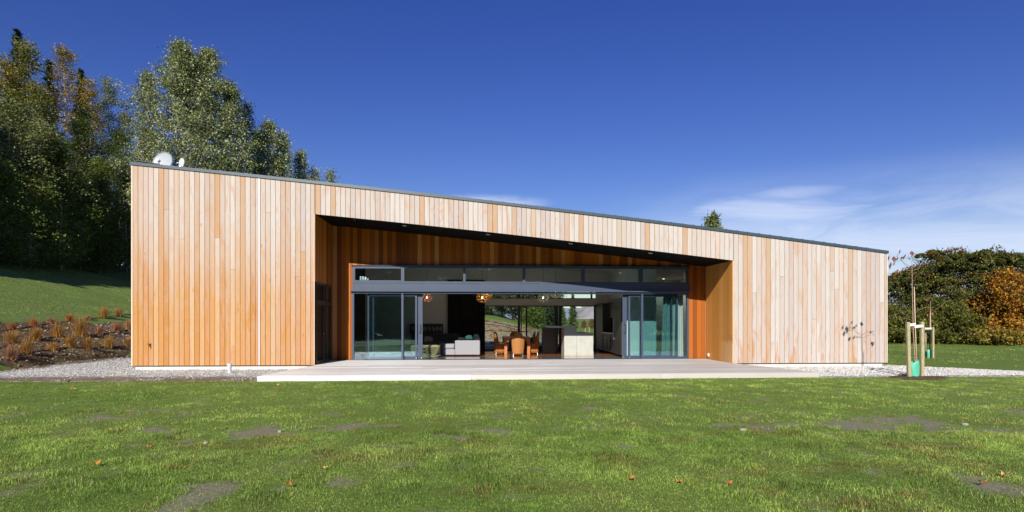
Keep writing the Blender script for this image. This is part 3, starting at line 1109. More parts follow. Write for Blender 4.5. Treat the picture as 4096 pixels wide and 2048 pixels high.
# facade boards
mb = MB()
back = MB()
xs = [XL + 0.05 + i * PITCH for i in range(400) if XL + 0.05 + i * PITCH < XR - 0.06] + [XR - 0.04]
cuts = sorted(xs + [RL, RR])
nailrows = [zat(900, y, 0) for y in (1085, 1142, 1204, 1266, 1332, 1393, 1453)]
for a, b in zip(cuts[:-1], cuts[1:]):
    if b - a < 0.012:
        continue
    inrec = a > RL - 0.01 and b < RR + 0.01
    g = 0.0042
    x0, x1 = a + g, b - g
    zb0, zb1 = (soff_z(a), soff_z(b)) if inrec else (0.0, 0.0)
    zt0, zt1 = roof_z(a) - FAS, roof_z(b) - FAS
    segs = [(zb0, zb1, zt0, zt1)]
    if not inrec and random.random() < 0.2:
        zz = random.uniform(1.3, zt1 - 0.8)
        segs = [(zb0, zb1, zz - 0.003, zz - 0.003), (zz + 0.003, zz + 0.003, zt0, zt1)]
    yy = random.uniform(-0.0015, 0.0015)
    for s in segs:
        bd = r3()
        e = 0.005
        vs = [(x0, 0.02, s[0]), (x0, yy + e, s[0]), (x0 + e, yy, s[0]), (x1 - e, yy, s[1]), (x1, yy + e, s[1]), (x1, 0.02, s[1]),
              (x0, 0.02, s[2]), (x0, yy + e, s[2]), (x0 + e, yy, s[2]), (x1 - e, yy, s[3]), (x1, yy + e, s[3]), (x1, 0.02, s[3])]
        fs = [(i, i + 1, i + 7, i + 6) for i in range(5)] + [(5, 4, 3, 2, 1, 0), (6, 7, 8, 9, 10, 11)]
        mb.add(vs, fs, 0, bd)
    for z in nailrows:
        if zb0 + 0.02 < z < zt1 - 0.1 and a > XL and random.random() < 0.75:
            xm = (a + b) / 2 + random.uniform(-0.04, 0.04)
            rr = random.choice((0.004, 0.005, 0.007))
            mb.add([(xm + rr * math.cos(w), yy - 0.002, z + rr * math.sin(w)) for w in np.arange(6) * math.pi / 3], [(0, 1, 2, 3, 4, 5)], 1)
o = mb.build('cladding', ['cedar', 'nail'], house)
o['label'] = 'pale weathered vertical cedar boards of the front'


def strip_x(m, x0, x1, y0, y1, zlo, zhi, n=24, mi=0):
    for i in range(n):
        a, b = x0 + (x1 - x0) * i / n, x0 + (x1 - x0) * (i + 1) / n
        lo = [(a, y0, zlo(a)), (b, y0, zlo(b)), (b, y1, zlo(b)), (a, y1, zlo(a))]
        hi = [(a, y0, zhi(a)), (b, y0, zhi(b)), (b, y1, zhi(b)), (a, y1, zhi(a))]
        fs = [(0, 3, 2, 1), (4, 5, 6, 7), (0, 1, 5, 4), (2, 3, 7, 6)]
        if i == 0:
            fs.append((3, 0, 4, 7))
        if i == n - 1:
            fs.append((1, 2, 6, 5))
        m.add(lo + hi, fs, mi)
    return m


cz = lambda v: (lambda x: v)
# dark building paper behind the boards, with the opening left free
mb = MB()
strip_x(mb, XL + 0.03, RL - 0.021, 0.024, 0.12, cz(0.01), lambda x: roof_z(x) - 0.1)
strip_x(mb, RR + 0.021, XR - 0.03, 0.024, 0.12, cz(0.01), lambda x: roof_z(x) - 0.1)
strip_x(mb, RL - 0.02, RR + 0.02, 0.024, 0.12, lambda x: soff_z(x) + 0.03, lambda x: roof_z(x) - 0.1)
mb.build('wall_backing', 'gap', house)
# corner trims
for bx in ((XL, XL + 0.047, -0.006, 0.10, 0.0, roof_z(XL) - FAS), (XR - 0.036, XR, -0.006, 0.10, 0.0, roof_z(XR) - FAS),
           (RL - 0.018, RL + 0.004, -0.008, 0.02, 0.005, soff_z(RL) - 0.002), (RR - 0.004, RR + 0.016, -0.008, 0.02, 0.005, soff_z(RR) - 0.002)):
    MB().box(*bx).build('corner_trim', 'trim', house)
xs_ = xat(1037, 0)
MB().box(xs_ - 0.024, xs_ + 0.024, -0.009, 0.004, 0.0, roof_z(xs_) - FAS - 0.014).build('seam_strip', 'seam', house)
# plinth
MB().box(XL + 0.11, RL - 0.02, 0.045, 0.30, -0.6, -0.022).box(XL + 0.11, XL + 0.3, 0.301, YB - 0.2, -0.6, -0.0221).build('plinth', 'concrete', house)
MB().box(RR + 0.02, XR - 0.16, 0.045, 0.30, -0.6, -0.022).box(XR - 0.35, XR - 0.16, 0.301, YB - 0.2, -0.6, -0.0221).build('plinth', 'concrete', house)
for a, b in ((XL + 0.02, RL - 0.005), (RR + 0.005, XR - 0.02)):
    MB().box(a, b, 0.006, 0.14, -0.02, -0.003).build('base_flashing', 'metal_dark', house)
# side and rear walls (boards as on the front)
for xw_, sgn in ((XL, 1), (XR, -1)):
    mb = MB()
    y = 0.11
    while y < YB:
        y1 = min(y + PITCH, YB)
        xa, xb = sorted((xw_, xw_ + sgn * 0.09))
        mb.box(xa, xb, y + 0.003, y1 - 0.003, 0.0, roof_z(xw_) - FAS, 0, r3())
        y = y1
    mb.build('side_wall', 'cedar', house)
mb = MB()
mbr = MB()
BX0, BX1 = xat(1802, 10.3), xat(2384, 10.3)
x = XL + 0.1
while x < XR - 0.1:
    x1 = min(x + PITCH, XR - 0.1)
    if x1 < BX0 - 0.1 or x > BX1 + 0.1:
        (mb if x < BX0 else mbr).box(x + 0.003, x1 - 0.003, YB - 0.1, YB, 0.0, roof_z(x1) - FAS, 0, r3())
    x = x1
mb.build('rear_wall', 'cedar', house)
mbr.build('rear_wall', 'cedar', house)
# roof and its edge
mb = MB()
strip_x(mb, XL - 0.03, XR + 0.02, 0.03, YB + 0.2, lambda x: roof_z(x) - 0.16, lambda x: roof_z(x) - 0.012, 40)
x = XL + 0.5
while x < XR - 0.6:
    z = roof_z(x)
    mb.hexa([(x, 0.06, z - 0.02), (x + 0.05, 0.06, z - 0.02), (x + 0.05, YB + 0.15, z - 0.02), (x, YB + 0.15, z - 0.02)],
            [(x, 0.06, z + 0.028), (x + 0.05, 0.06, z + 0.024), (x + 0.05, YB + 0.15, z + 0.024), (x, YB + 0.15, z + 0.028)])
    x += 0.38
rf = mb.build('roof', 'fascia', house)
mb = MB()
strip_x(mb, XL - 0.035, XR + 0.025, -0.035, 0.024, lambda x: roof_z(x) - FAS, roof_z, 40)
strip_x(mb, XL - 0.034, XR + 0.024, -0.042, -0.037, lambda x: roof_z(x) - FAS - 0.012, lambda x: roof_z(x) - FAS + 0.012, 40)
for px in (1717, 2900):
    xx = xat(px, 0)
    strip_x(mb, xx, xx + 0.03, -0.0385, -0.0355, lambda x: roof_z(x) - FAS + 0.013, lambda x: roof_z(x) + 0.001, 1)
mb.build('roof_fascia', 'fascia', house)
# porch
WY = 2.55                                             # plane of the glazed wall
mb = MB()
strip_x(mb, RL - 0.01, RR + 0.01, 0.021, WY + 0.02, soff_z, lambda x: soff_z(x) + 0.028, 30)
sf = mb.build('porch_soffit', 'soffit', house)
for (px, py) in ((1418, 880), (1617, 902), (1952, 937.5), (2283, 974), (2602, 1012)):
    r = ray(px, py)
    # find the point on the soffit
    d = 20.0
    while d < 25 and (CAM + r * d).z < soff_z((CAM + r * d).x):
        d += 0.01
    p = CAM + r * d
    mb = MB()
    rad = 0.075 if px != 1418 else 0.018
    sl_ = (soff_z(p.x + 0.1) - soff_z(p.x - 0.1)) / 0.2
    ring = lambda R_, h: [(p.x + R_ * math.cos(w), p.y + R_ * math.sin(w), soff_z(p.x) + sl_ * R_ * math.cos(w) + h) for w in np.arange(16) * math.pi / 8]
    mb.add(ring(rad, 0.0) + ring(rad, -0.012) + ring(rad * 0.85, -0.014), [(i, (i + 1) % 16, 16 + (i + 1) % 16, 16 + i) for i in range(16)] +
           [(16 + i, 16 + (i + 1) % 16, 32 + (i + 1) % 16, 32 + i) for i in range(16)] + [tuple(range(32, 48))])
    mb.build('downlight', 'spot', sf)

WX0, WX1 = xat(1411, WY), xat(2755, WY)
WTOP = 3.455


def boards_x(m, x0, x1, y, zlo, zhi, depth=0.03):
    x = x0
    while x < x1 - 0.005:
        b = min(x + PITCH * 0.98, x1)
        m.hexa([(x + 0.002, y, zlo(x)), (b - 0.002, y, zlo(b)), (b - 0.002, y + depth, zlo(b)), (x + 0.002, y + depth, zlo(x))],
               [(x + 0.002, y, zhi(x)), (b - 0.002, y, zhi(b)), (b - 0.002, y + depth, zhi(b)), (x + 0.002, y + depth, zhi(x))], 0, r3())
        x = b


mb = MB()
boards_x(mb, RL + 0.025, WX0, WY, cz(0.003), lambda x: soff_z(x) - 0.002)
boards_x(mb, WX1, RR - 0.025, WY, cz(0.003), lambda x: soff_z(x) - 0.002)
boards_x(mb, WX0, WX1, WY, cz(WTOP), lambda x: soff_z(x) - 0.002)
o = mb.build('porch_wall', 'cedar_in', house)
o['label'] = 'deep orange unweathered cedar boards at the back of the porch'
DY0, DY1, DZ = 0.15, 2.33, 2.72                        # side door in the left return wall
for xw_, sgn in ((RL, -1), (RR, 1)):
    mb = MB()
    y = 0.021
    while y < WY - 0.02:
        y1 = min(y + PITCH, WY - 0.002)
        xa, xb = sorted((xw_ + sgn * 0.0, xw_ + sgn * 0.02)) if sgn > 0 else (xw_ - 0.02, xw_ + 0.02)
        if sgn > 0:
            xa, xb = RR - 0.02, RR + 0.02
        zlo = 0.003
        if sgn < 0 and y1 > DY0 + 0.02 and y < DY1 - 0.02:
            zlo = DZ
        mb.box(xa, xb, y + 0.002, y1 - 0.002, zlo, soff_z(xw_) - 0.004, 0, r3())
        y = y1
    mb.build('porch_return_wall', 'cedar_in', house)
# side door
mb = MB()
xa, xb = RL - 0.05, RL + 0.025
for (a, b) in ((DY0, DY0 + 0.09), (1.16, 1.28), (DY1 - 0.09, DY1)):
    mb.box(xa, xb, a, b, 0.004, DZ - 0.09)
for (a, b) in ((0.004, 0.10), (1.98, 2.12)):
    mb.box(xa, xb - 0.004, DY0 + 0.091, 1.159, a, b)
    mb.box(xa, xb - 0.004, 1.281, DY1 - 0.091, a, b)
mb.box(xa, xb, DY0, DY1, DZ - 0.089, DZ - 0.001)
sd = mb.build('side_door', 'metal_dark', house)
for (a, b) in ((DY0 + 0.09, 1.16), (1.28, DY1 - 0.09)):
    mb = MB().box(RL - 0.02, RL - 0.012, a, b, 0.10, 1.98)
    mb.build('pane', 'glass_dark', sd)
    mb = MB().box(RL - 0.02, RL - 0.012, a, b, 2.12, DZ - 0.09)
    mb.build('pane', 'glass_dark', sd)
mb = MB()
mb.tube([(RL + 0.03, 1.08, 1.0), (RL + 0.075, 1.08, 1.0), (RL + 0.075, 0.96, 1.0)], 0.011)
mb.build('handle', 'steel', sd)

# clerestory strip
CW = [(1411, 1420), (1604, 1617), (1853, 1862), (2091, 2102), (2326, 2339), (2557, 2572), (2746, 2755)]
mb = MB()
fy0, fy1 = WY - 0.05, WY + 0.06
zc0, zc1 = 2.815, WTOP
mb.box(WX0, WX1, fy0, fy1, zc1 - 0.075, zc1)
mb.box(WX0, WX1, fy0, fy1, zc0, zc0 + 0.07)
edges = [(xat(a, fy0), xat(b, fy0)) for a, b in CW]
for a, b in edges:
    mb.box(a, b, fy0 + 0.003, fy1, zc0 + 0.071, zc1 - 0.076)
mb.box(WX0 - 0.05, WX1 + 0.05, fy0 - 0.06, fy0 + 0.05, zc1 + 0.001, zc1 + 0.016)
# opening sash in the first light
sa, sb = edges[0][1], edges[1][0]
for bx in ((sa, sb, zc0 + 0.072, zc0 + 0.105), (sa, sb, zc1 - 0.10, zc1 - 0.077)):
    mb.box(bx[0], bx[1], fy0 - 0.006, fy0 + 0.03, bx[2], bx[3])
cw = mb.build('clerestory_window', 'metal', house)
for i in range(6):
    a, b = edges[i][1], edges[i + 1][0]
    MB().box(a, b, WY + 0.0, WY + 0.01, zc0 + 0.071, zc1 - 0.076).build('pane', 'glass', cw)
# beam with ledge
mb = MB()
mb.box(WX0, WX1, fy0 - 0.015, fy1, 2.55, 2.806)
mb.box(WX0 - 0.08, WX1 + 0.08, fy0 - 0.11, fy0 - 0.012, 2.528, 2.546)
mb.box(WX0 - 0.08, WX1 + 0.08, fy0 - 0.112, fy0 - 0.108, 2.505, 2.5275)
mb.build('lintel_beam', 'metal', house)
# frame of the lower lights
FX0, FX1 = xat(1408, fy0), xat(2755, fy0)
mb = MB()
mb.box(FX0, FX1, fy0 - 0.01, fy1 + 0.22, 2.435, 2.502)
mb.box(FX0, xat(1416, fy0), fy0, fy1, 0.004, 2.434)
mb.box(xat(2747, fy0), FX1, fy0, fy1, 0.004, 2.434)
mb.box(xat(1605.5, fy0), xat(1613.5, fy0), fy0, fy1, 0.004, 2.434)
mb.box(xat(2565.5, fy0), xat(2573, fy0), fy0, fy1, 0.004, 2.434)
mb.box(xat(1416, fy0), xat(1605.5, fy0), fy0 + 0.005, fy1, 0.004, 0.035)
mb.box(xat(2573, fy0), xat(2747, fy0), fy0 + 0.005, fy1, 0.004, 0.085)
mb.box(FX0, FX1, fy0 - 0.02, fy1 + 0.24, -0.05, 0.0035)
fw = mb.build('fixed_window', 'metal', house)
MB().box(xat(1416, fy0), xat(1605.5, fy0), WY, WY + 0.012, 0.035, 2.434).build('pane', 'glass', fw)
MB().box(xat(2573, fy0), xat(2747, fy0), WY, WY + 0.012, 0.085, 2.434).build('pane', 'glass', fw)


def slider(pxa, pxb, y0, lead_left, wide, handle):
    """one sliding leaf; the leading stile is at pxa (lead_left) or pxb."""
    y1 = y0 + 0.05
    xa, xb = xat(pxa, y0), xat(pxb, y0)
    lead = wide
    m = MB()
    la = lead if lead_left else 0.06
    lb = 0.06 if lead_left else lead
    zt = 2.395
    m.box(xa, xa + la, y0, y1, 0.006, zt)
    m.box(xb - lb, xb, y0, y1, 0.006, zt)
    m.box(xa + la, xb - lb, y0 + 0.002, y1, 0.006, 0.115)
    m.box(xa + la, xb - lb, y0 + 0.002, y1, zt - 0.05, zt)
    m.box(xa + 0.002, xb - 0.002, y0 + 0.015, y1 - 0.015, zt + 0.0005, 2.434)
    d = m.build('sliding_door', 'metal', house)
    MB().box(xa + la, xb - lb, y0 + 0.02, y0 + 0.03, 0.115, zt - 0.05).build('pane', 'glass', d)
    xc = xa + 0.03 if lead_left else xb - 0.03
    m = MB()
    m.lathe((xc, y0 - 0.001, 0.062), [(0.034, 0.0), (0.034, -0.012), (0.02, -0.02), (0.02, -0.028)], 14, 0, 'Y')
    m.build('lock_bolt', 'chrome', d)
    if handle:
        xc = (xa + la * 0.55) if lead_left else (xb - lb * 0.5)
        m = MB()
        z0_, z1_ = 0.99, 1.29
        m.tube([(xc - 0.02, y0, z1_), (xc - 0.02, y0 - 0.05, z1_), (xc + 0.015, y0 - 0.05, z1_), (xc + 0.015, y0 - 0.05, z0_), (xc - 0.02, y0 - 0.05, z0_), (xc - 0.02, y0, z0_)], 0.012, 8)
        m.box(xc - 0.035, xc + 0.02, y0 - 0.055, y0 - 0.03, z0_ - 0.02, z0_ + 0.02)
        m.build('handle', 'metal_dark', d)
        m = MB()
        m.lathe((xc, y0 - 0.001, 0.80), [(0.013, 0), (0.013, -0.008)], 10, 0, 'Y')
        m.build('lock', 'chrome', d)


slider(1470, 1668, 2.625, False, 0.065, False)
slider(1490, 1690, 2.70, False, 0.165, True)
slider(2514, 2712, 2.625, True, 0.065, False)
slider(2491, 2690, 2.70, True, 0.155, True)

# ---------------------------------------------------------------- inside
IX0, IX1 = RL - 0.1, 10.2
FZ = -0.05
IY = 10.3                                             # rear glazing
mb = MB()
mb.box(IX0, IX1, 2.80, 5.35, FZ - 0.1, FZ)
mb.build('stone_floor', 'tile_floor', house)
mb = MB()
mb.box(IX0, IX1, 5.352, YB - 0.1, FZ - 0.1, FZ)
mb.build('timber_floor', 'wood_floor', house)
mb = MB()
strip_x(mb, IX0, IX1, WY + 0.07, YB - 0.1, lambda x: soff_z(min(x, RR)) - 0.02, lambda x: soff_z(min(x, RR)) + 0.05, 24)
mb.build('ceiling', 'ceil', house)
mb = MB()
mb.box(IX1, IX1 + 0.1, WY + 0.07, YB - 0.1, FZ, 4.0)
# inner face over the clerestory
strip_x(mb, IX0, IX1, WY + 0.035, WY + 0.065, cz(WTOP), lambda x: soff_z(min(x, RR)) - 0.03, 24)
mb.box(IX0, WX0 - 0.002, WY + 0.035, WY + 0.065, FZ, WTOP - 0.001)
mb.box(WX1 + 0.002, IX1, WY + 0.035, WY + 0.065, FZ, WTOP - 0.001)
# rear wall: solid left, glazed middle, solid right; lintel between door and clerestory
zl0, zl1 = zat(2100, 1222, IY), zat(2100, 1195, IY)
mb.box(IX0, BX0, IY, IY + 0.14, FZ, 4.9)
mb.box(BX1, IX1, IY, IY + 0.14, FZ, 4.0)
mb.box(BX0, BX1, IY, IY + 0.14, zl0, zl1)
strip_x(mb, BX0, BX1, IY, IY + 0.14, cz(3.05), lambda x: soff_z(x) - 0.03, 12)
# end of the kitchen wall facing the porch
KX = 6.57
KWY = 4.35
mb.box(5.985, xat(2625, KWY), KWY, KWY + 0.12, FZ, 3.95)
mb.box(KX + 0.02, xat(2625, KWY), KWY + 0.121, IY - 0.01, FZ, 3.94)
mb.build('interior_wall', 'white', house)
MB().box(IX0 - 0.1, IX0 - 0.001, WY + 0.07, YB - 0.1, FZ, 5.0).build('shade_toned_wall', 'shade_wall', house)  # left inner wall, its shade put into the colour
# rear glazing
mb = MB()
ry0, ry1 = IY + 0.03, IY + 0.11
for (a, b) in ((1790, 1800), (2071, 2081), (2083, 2087), (2103, 2109), (2219, 2232), (2236, 2246), (2376, 2384)):
    mb.box(xat(a, ry0), xat(b, ry0), ry0, ry1, FZ, zl0)
mb.box(BX0, BX1, ry0 + 0.003, ry1 - 0.003, FZ, FZ + 0.06)
mb.box(xat(2087, ry0), xat(2246, ry0), ry0 + 0.003, ry1 - 0.003, FZ + 0.061, FZ + 0.2)
mb.box(BX0, BX1, ry0 + 0.003, ry1 - 0.003, zl0 - 0.05, zl0 - 0.001)
for (a, b) in ((2070, 2079), (2363, 2370)):
    mb.box(xat(a, ry0), xat(b, ry0), ry0, ry1, zl1 + 0.001, 3.049)
mb.box(BX0, BX1, ry0 + 0.003, ry1 - 0.003, zl1 + 0.001, zl1 + 0.04)
rw = mb.build('rear_window', 'metal_dark', house)
MB().box(xat(2109, ry0), xat(2219, ry0), ry0 + 0.03, ry0 + 0.04, FZ + 0.2, zl0 - 0.05).build('pane', 'glass', rw)
MB().box(xat(1800, ry0), xat(2071, ry0), ry0 + 0.05, ry0 + 0.06, FZ + 0.061, zl0 - 0.05).build('pane', 'glass_clear', rw)
MB().box(BX0, BX1, ry0 + 0.05, ry0 + 0.06, zl1 + 0.041, 3.05).build('pane', 'glass_clear', rw)

# ---------------------------------------------------------------- deck
deck = thing('timber_deck', 'low wide silvery timber deck in front of the porch', 'deck', (1.7, -1.7, -0.1))
mb = MB()
BL, BR = RL + 0.02, RR + 0.06


def deck_l(y):
    return BL + (DL.x - BL) * max(0.0, min(1.0, y / DL.y)) if y < 0 else RL + 0.028


def deck_r(y):
    return BR + (DR.x - BR) * max(0.0, min(1.0, y / DR.y)) if y < 0 else RR - 0.024


fr = lambda x: float(deck_front(x))
nb = 46
tot = 2.46 + 3.75
for i in range(nb):
    t0, t1 = i / nb, (i + 1) / nb
    f = lambda x, t: (fr(x) + 0.035) + (2.46 - fr(x) - 0.035) * t
    # split each row into a few boards end to end
    ym = f(2.0, (t0 + t1) / 2)
    x0, x1 = deck_l(ym), deck_r(ym)
    cutx = [x0]
    x = x0 + random.uniform(1.2, 4.5)
    while x < x1 - 1.0:
        cutx.append(x)
        x += random.uniform(3.2, 5.0)
    cutx.append(x1)
    for a, b in zip(cutx[:-1], cutx[1:]):
        g = 0.0012
        zz = random.uniform(-0.0018, 0.0018)
        pt = lambda xx, t: (xx, f(xx, t), (DECK_DROP * min(1, max(0, -f(xx, t) / 3.7))) + zz)
        top = [pt(a + .002, t0 + g), pt(b - .002, t0 + g), pt(b - .002, t1 - g), pt(a + .002, t1 - g)]
        lo = [(p[0], p[1], p[2] - 0.03) for p in top]
        mb.hexa(lo, top, 0, r3())
mb.build('deck_boards', 'deck', deck)
mb = MB()
xm = xat(2640, DR.y)
for a, b in ((DL.x - 0.01, xat(1884, DL.y)), (xat(1884, DL.y) + 0.004, xm), (xm + 0.006, DR.x + 0.01)):
    mb.hexa([(a, fr(a), -0.24), (b, fr(b), -0.24), (b, fr(b) + 0.03, -0.24), (a, fr(a) + 0.03, -0.24)],
            [(a, fr(a), DECK_DROP + 0.001), (b, fr(b), DECK_DROP + 0.001), (b, fr(b) + 0.03, DECK_DROP + 0.001), (a, fr(a) + 0.03, DECK_DROP + 0.001)], 0, r3())
for (xa, ya, xb, yb) in ((DL.x, fr(DL.x) + 0.032, BL, -0.03), (DR.x, fr(DR.x) + 0.032, BR, -0.03)):
    s_ = 0.03 if xa < 0 else -0.03
    mb.hexa([(xa, ya, -0.24), (xa + s_, ya, -0.24), (xb + s_, yb, -0.24), (xb, yb, -0.24)],
            [(xa, ya, DECK_DROP - 0.001), (xa + s_, ya, DECK_DROP - 0.001), (xb + s_, yb, -0.004), (xb, yb, -0.004)], 0, r3())
mb.build('edge_board', 'deck', deck)
mb = MB().hexa([(DL.x + .1, fr(DL.x) + .1, -.3), (DR.x - .1, fr(DR.x) + .1, -.3), (BR - .1, 2.4, -.3), (BL + .1, 2.4, -.3)],
               [(DL.x + .1, fr(DL.x) + .1, -.066), (DR.x - .1, fr(DR.x) + .1, -.066), (BR - .1, 2.4, -.04), (BL + .1, 2.4, -.04)])
mb.build('deck_frame', 'gap', deck)

# small fittings outside
p = at(2838, 1434, 2.2)
m = MB()
m.tube([(p.x, p.y, 0.0), (p.x, p.y, 0.12)], 0.018)
m.build('post', 'whiteplastic', t_ := thing('outdoor_socket', 'small white outlet box on a stub post in the porch corner', 'socket', (p.x, p.y, 0)))
MB().box(p.x - 0.075, p.x + 0.055, p.y - 0.04, p.y + 0.04, 0.10, 0.215).build('box', 'whiteplastic', t_, bevel=0.008)
MB().lathe((p.x - 0.06, p.y - 0.041, 0.155), [(0.028, 0.0), (0.028, -0.03), (0.02, -0.035)], 12, 0, 'Y').build('cap', 'whiteplastic', t_)
# vent pipe in the gravel
p = hit(918, 1497)
pz = H(p.x, p.y)
t_ = thing('vent_pipe', 'grey plastic capped pipe standing in the gravel left of the deck', 'pipe', (p.x, p.y, pz))
m = MB()
m.lathe((p.x, p.y, pz - 0.1), [(0.056, 0.0), (0.056, 0.36)], 18)
m.build('pipe', 'pvc', t_)
m = MB()
m.lathe((p.x, p.y, pz + 0.20), [(0.062, 0.0), (0.064, 0.01), (0.064, 0.065), (0.072, 0.07), (0.072, 0.115), (0.064, 0.125)], 18)
m.build('cap', 'pvc', t_)
# wall taps
for px, py, lab, fl in ((600, 1380, 'small brass garden tap with a hose fitting on the tan boards of the left wall', 1), (3487, 1374, 'small dark garden tap on the grey boards near the right end of the wall', -1)):
    q = at(px, py, -0.005)
    t_ = thing('wall_tap', lab, 'tap', (q.x, 0, q.z))
    m = MB()
    m.lathe((q.x, -0.003, q.z), [(0.034, 0.0), (0.034, -0.012), (0.018, -0.014), (0.016, -0.05), (0.022, -0.052), (0.022, -0.075)], 12, 0, 'Y')
    m.tube([(q.x, -0.06, q.z), (q.x - fl * 0.0, -0.085, q.z - 0.02), (q.x + fl * 0.005, -0.09, q.z - 0.065)], [0.016, 0.016, 0.014], 10)
    m.build('body', 'brass', t_, True)
    m = MB()
    m.tube([(q.x, -0.05, q.z), (q.x, -0.05, q.z + 0.04)], 0.007)
    m.tube([(q.x - fl * 0.075, -0.05, q.z + 0.035), (q.x, -0.05, q.z + 0.042), (q.x + fl * 0.035, -0.05, q.z + 0.062)], 0.009)
    m.build('handle', 'brass', t_)

# dishes on the roof


def dish(px, py, Y, R, lab, mat, face, tall):
    c = at(px, py, Y)
    zr = roof_z(c.x)
    t_ = thing('satellite_dish', lab, 'dish', (c.x, Y, zr))
    fz = Vector(face).normalized()
    ux = fz.cross(Vector((0, 0, 1))).normalized()
    uz = ux.cross(fz).normalized()
    vs, fs = [], []
    nr, nk = 6, 32
    for layer, off in ((0, 0.0), (1, -0.018)):
        for i in range(nr + 1):
            rr = R * i / nr
            dep = -0.24 * R * (1 - (rr / R) ** 2) + off
            for k in range(nk):
                w = 2 * math.pi * k / nk
                vs.append(c + ux * rr * math.cos(w) + uz * rr * math.sin(w) * tall + fz * (dep + 0.12 * R))
        o_ = layer * (nr + 1) * nk
        for i in range(nr):
            for k in range(nk):
                k2 = (k + 1) % nk
                q = (o_ + i * nk + k, o_ + i * nk + k2, o_ + (i + 1) * nk + k2, o_ + (i + 1) * nk + k)
                fs.append(q if layer else q[::-1])
    o2 = (nr + 1) * nk
    for k in range(nk):
        k2 = (k + 1) % nk
        fs.append((nr * nk + k, nr * nk + k2, o2 + nr * nk + k2, o2 + nr * nk + k))
    MB().add(vs, fs).build('reflector', mat, t_, True)
    m = MB()
    m.tube([(c.x, Y + 0.22, zr - 0.05), (c.x, Y + 0.22, c.z), tuple(c - fz * 0.1 * R)], 0.022)
    m.build('mount', 'steel', t_)
    end = c + fz * R * 0.95 - ux * R * (0.45 if R > 0.3 else 0.3) - uz * R * 0.32
    bot = c - uz * R * tall * (0.92 if R > 0.3 else 0.45)
    m = MB()
    m.tube([bot, end - uz * 0.03], 0.014)
    m.build('arm', 'black' if R > 0.3 else mat, t_)
    m = MB()
    d_ = (c - end).normalized()
    m.tube([end - d_ * 0.12 * (R / 0.36), end, end + d_ * 0.07], [0.045 * R / 0.36, 0.05 * R / 0.36, 0.04 * R / 0.36], 12)
    m.build('receiver', 'whiteplastic', t_, True)


dish(652, 651, 0.9, 0.385, 'large grey satellite dish on the high left end of the roof', 'dish', (-0.28, -1, 0.25), 0.98)
dish(727, 652, 0.6, 0.145, 'small white round dish on the roof beside a bigger grey dish', 'dishwhite', (-0.75, -1, 0.12), 1.18)
xa, xb = xat(543, 0.9), xat(632, 0.9)
t_ = thing('skylight', 'flat dark skylight lid tilted on the high left corner of the roof', 'skylight', ((xa + xb) / 2, 1.3, roof_z(xa)))
za, zb_ = zat(543, 642, 0.9), zat(632, 657, 0.9)
m = MB()
m.hexa([(xa, 0.9, za), (xb, 0.9, zb_), (xb, 2.1, zb_), (xa, 2.1, za)], [(xa, 0.9, za + 0.028), (xb, 0.9, zb_ + 0.028), (xb, 2.1, zb_ + 0.028), (xa, 2.1, za + 0.028)])
m.build('lid', 'metal_dark', t_)
m = MB()
m.hexa([(xa + .05, 0.95, roof_z(xa) - .05), (xb - .05, 0.95, roof_z(xb) - .05), (xb - .05, 2.05, roof_z(xb) - .05), (xa + .05, 2.05, roof_z(xa) - .05)],
       [(xa + .05, 0.95, za - .002), (xb - .05, 0.95, zb_ - .002), (xb - .05, 2.05, zb_ - .002), (xa + .05, 2.05, za - .002)])
m.build('kerb', 'metal', t_)

# ---------------------------------------------------------------- furniture
# sofa
SY = 5.75
ax0, ax1 = xat(1820, SY), xat(1920, SY)
cx0 = xat(1758, SY)
sofa = thing('corner_sofa', 'light grey corner sofa with a dark throw over its chaise', 'sofa', ((ax0 + ax1) / 2, SY + 0.9, FZ))
MB().box(ax0, ax1, SY, SY + 0.16, FZ + 0.04, 0.60).build('side_arm', 'sofa', sofa, bevel=0.03)
MB().box(ax1 - 0.24, ax1 - 0.005, SY + 0.165, SY + 2.9, FZ + 0.04, 0.66).build('backrest', 'sofa', sofa, bevel=0.03)
MB().box(ax0 + 0.02, ax1 - 0.245, SY + 0.165, SY + 2.9, FZ + 0.04, 0.24).build('base', 'sofa', sofa, bevel=0.02)
MB().pillow((ax0 + 0.42, SY + 0.95, 0.34), 0.40, 0.72, 0.10, None, 0, 10, 0.35).build('seat_cushion', 'sofa', sofa, True)
MB().box(cx0, ax0 - 0.004, SY + 0.02, SY + 0.95, FZ + 0.04, 0.235).build('chaise_base', 'sofa', sofa, bevel=0.025)
MB().pillow(((cx0 + ax0) / 2 - 0.005, SY + 0.48, 0.345), (ax0 - cx0) / 2, 0.475, 0.11, None, 0, 12, 0.28).build('chaise_cushion', 'sofa', sofa, True)
for i in range(4):
    fx_, fy_ = (cx0 + 0.08, ax1 - 0.1)[i % 2], (SY + 0.1, SY + 2.75)[i // 2]
    if i == 2:
        fx_ = ax0 + 0.1
    MB().box(fx_ - 0.03, fx_ + 0.03, fy_ - 0.03, fy_ + 0.03, FZ, FZ + 0.039).build('foot', 'black', sofa)
tx0, tx1 = xat(1761, SY), xat(1773, SY)
m = MB()
prof = [(-0.008, FZ + 0.05), (-0.012, 0.10), (-0.014, 0.235), (-0.016, 0.40), (0.03, 0.452), (0.09, 0.462), (0.9, 0.462)]
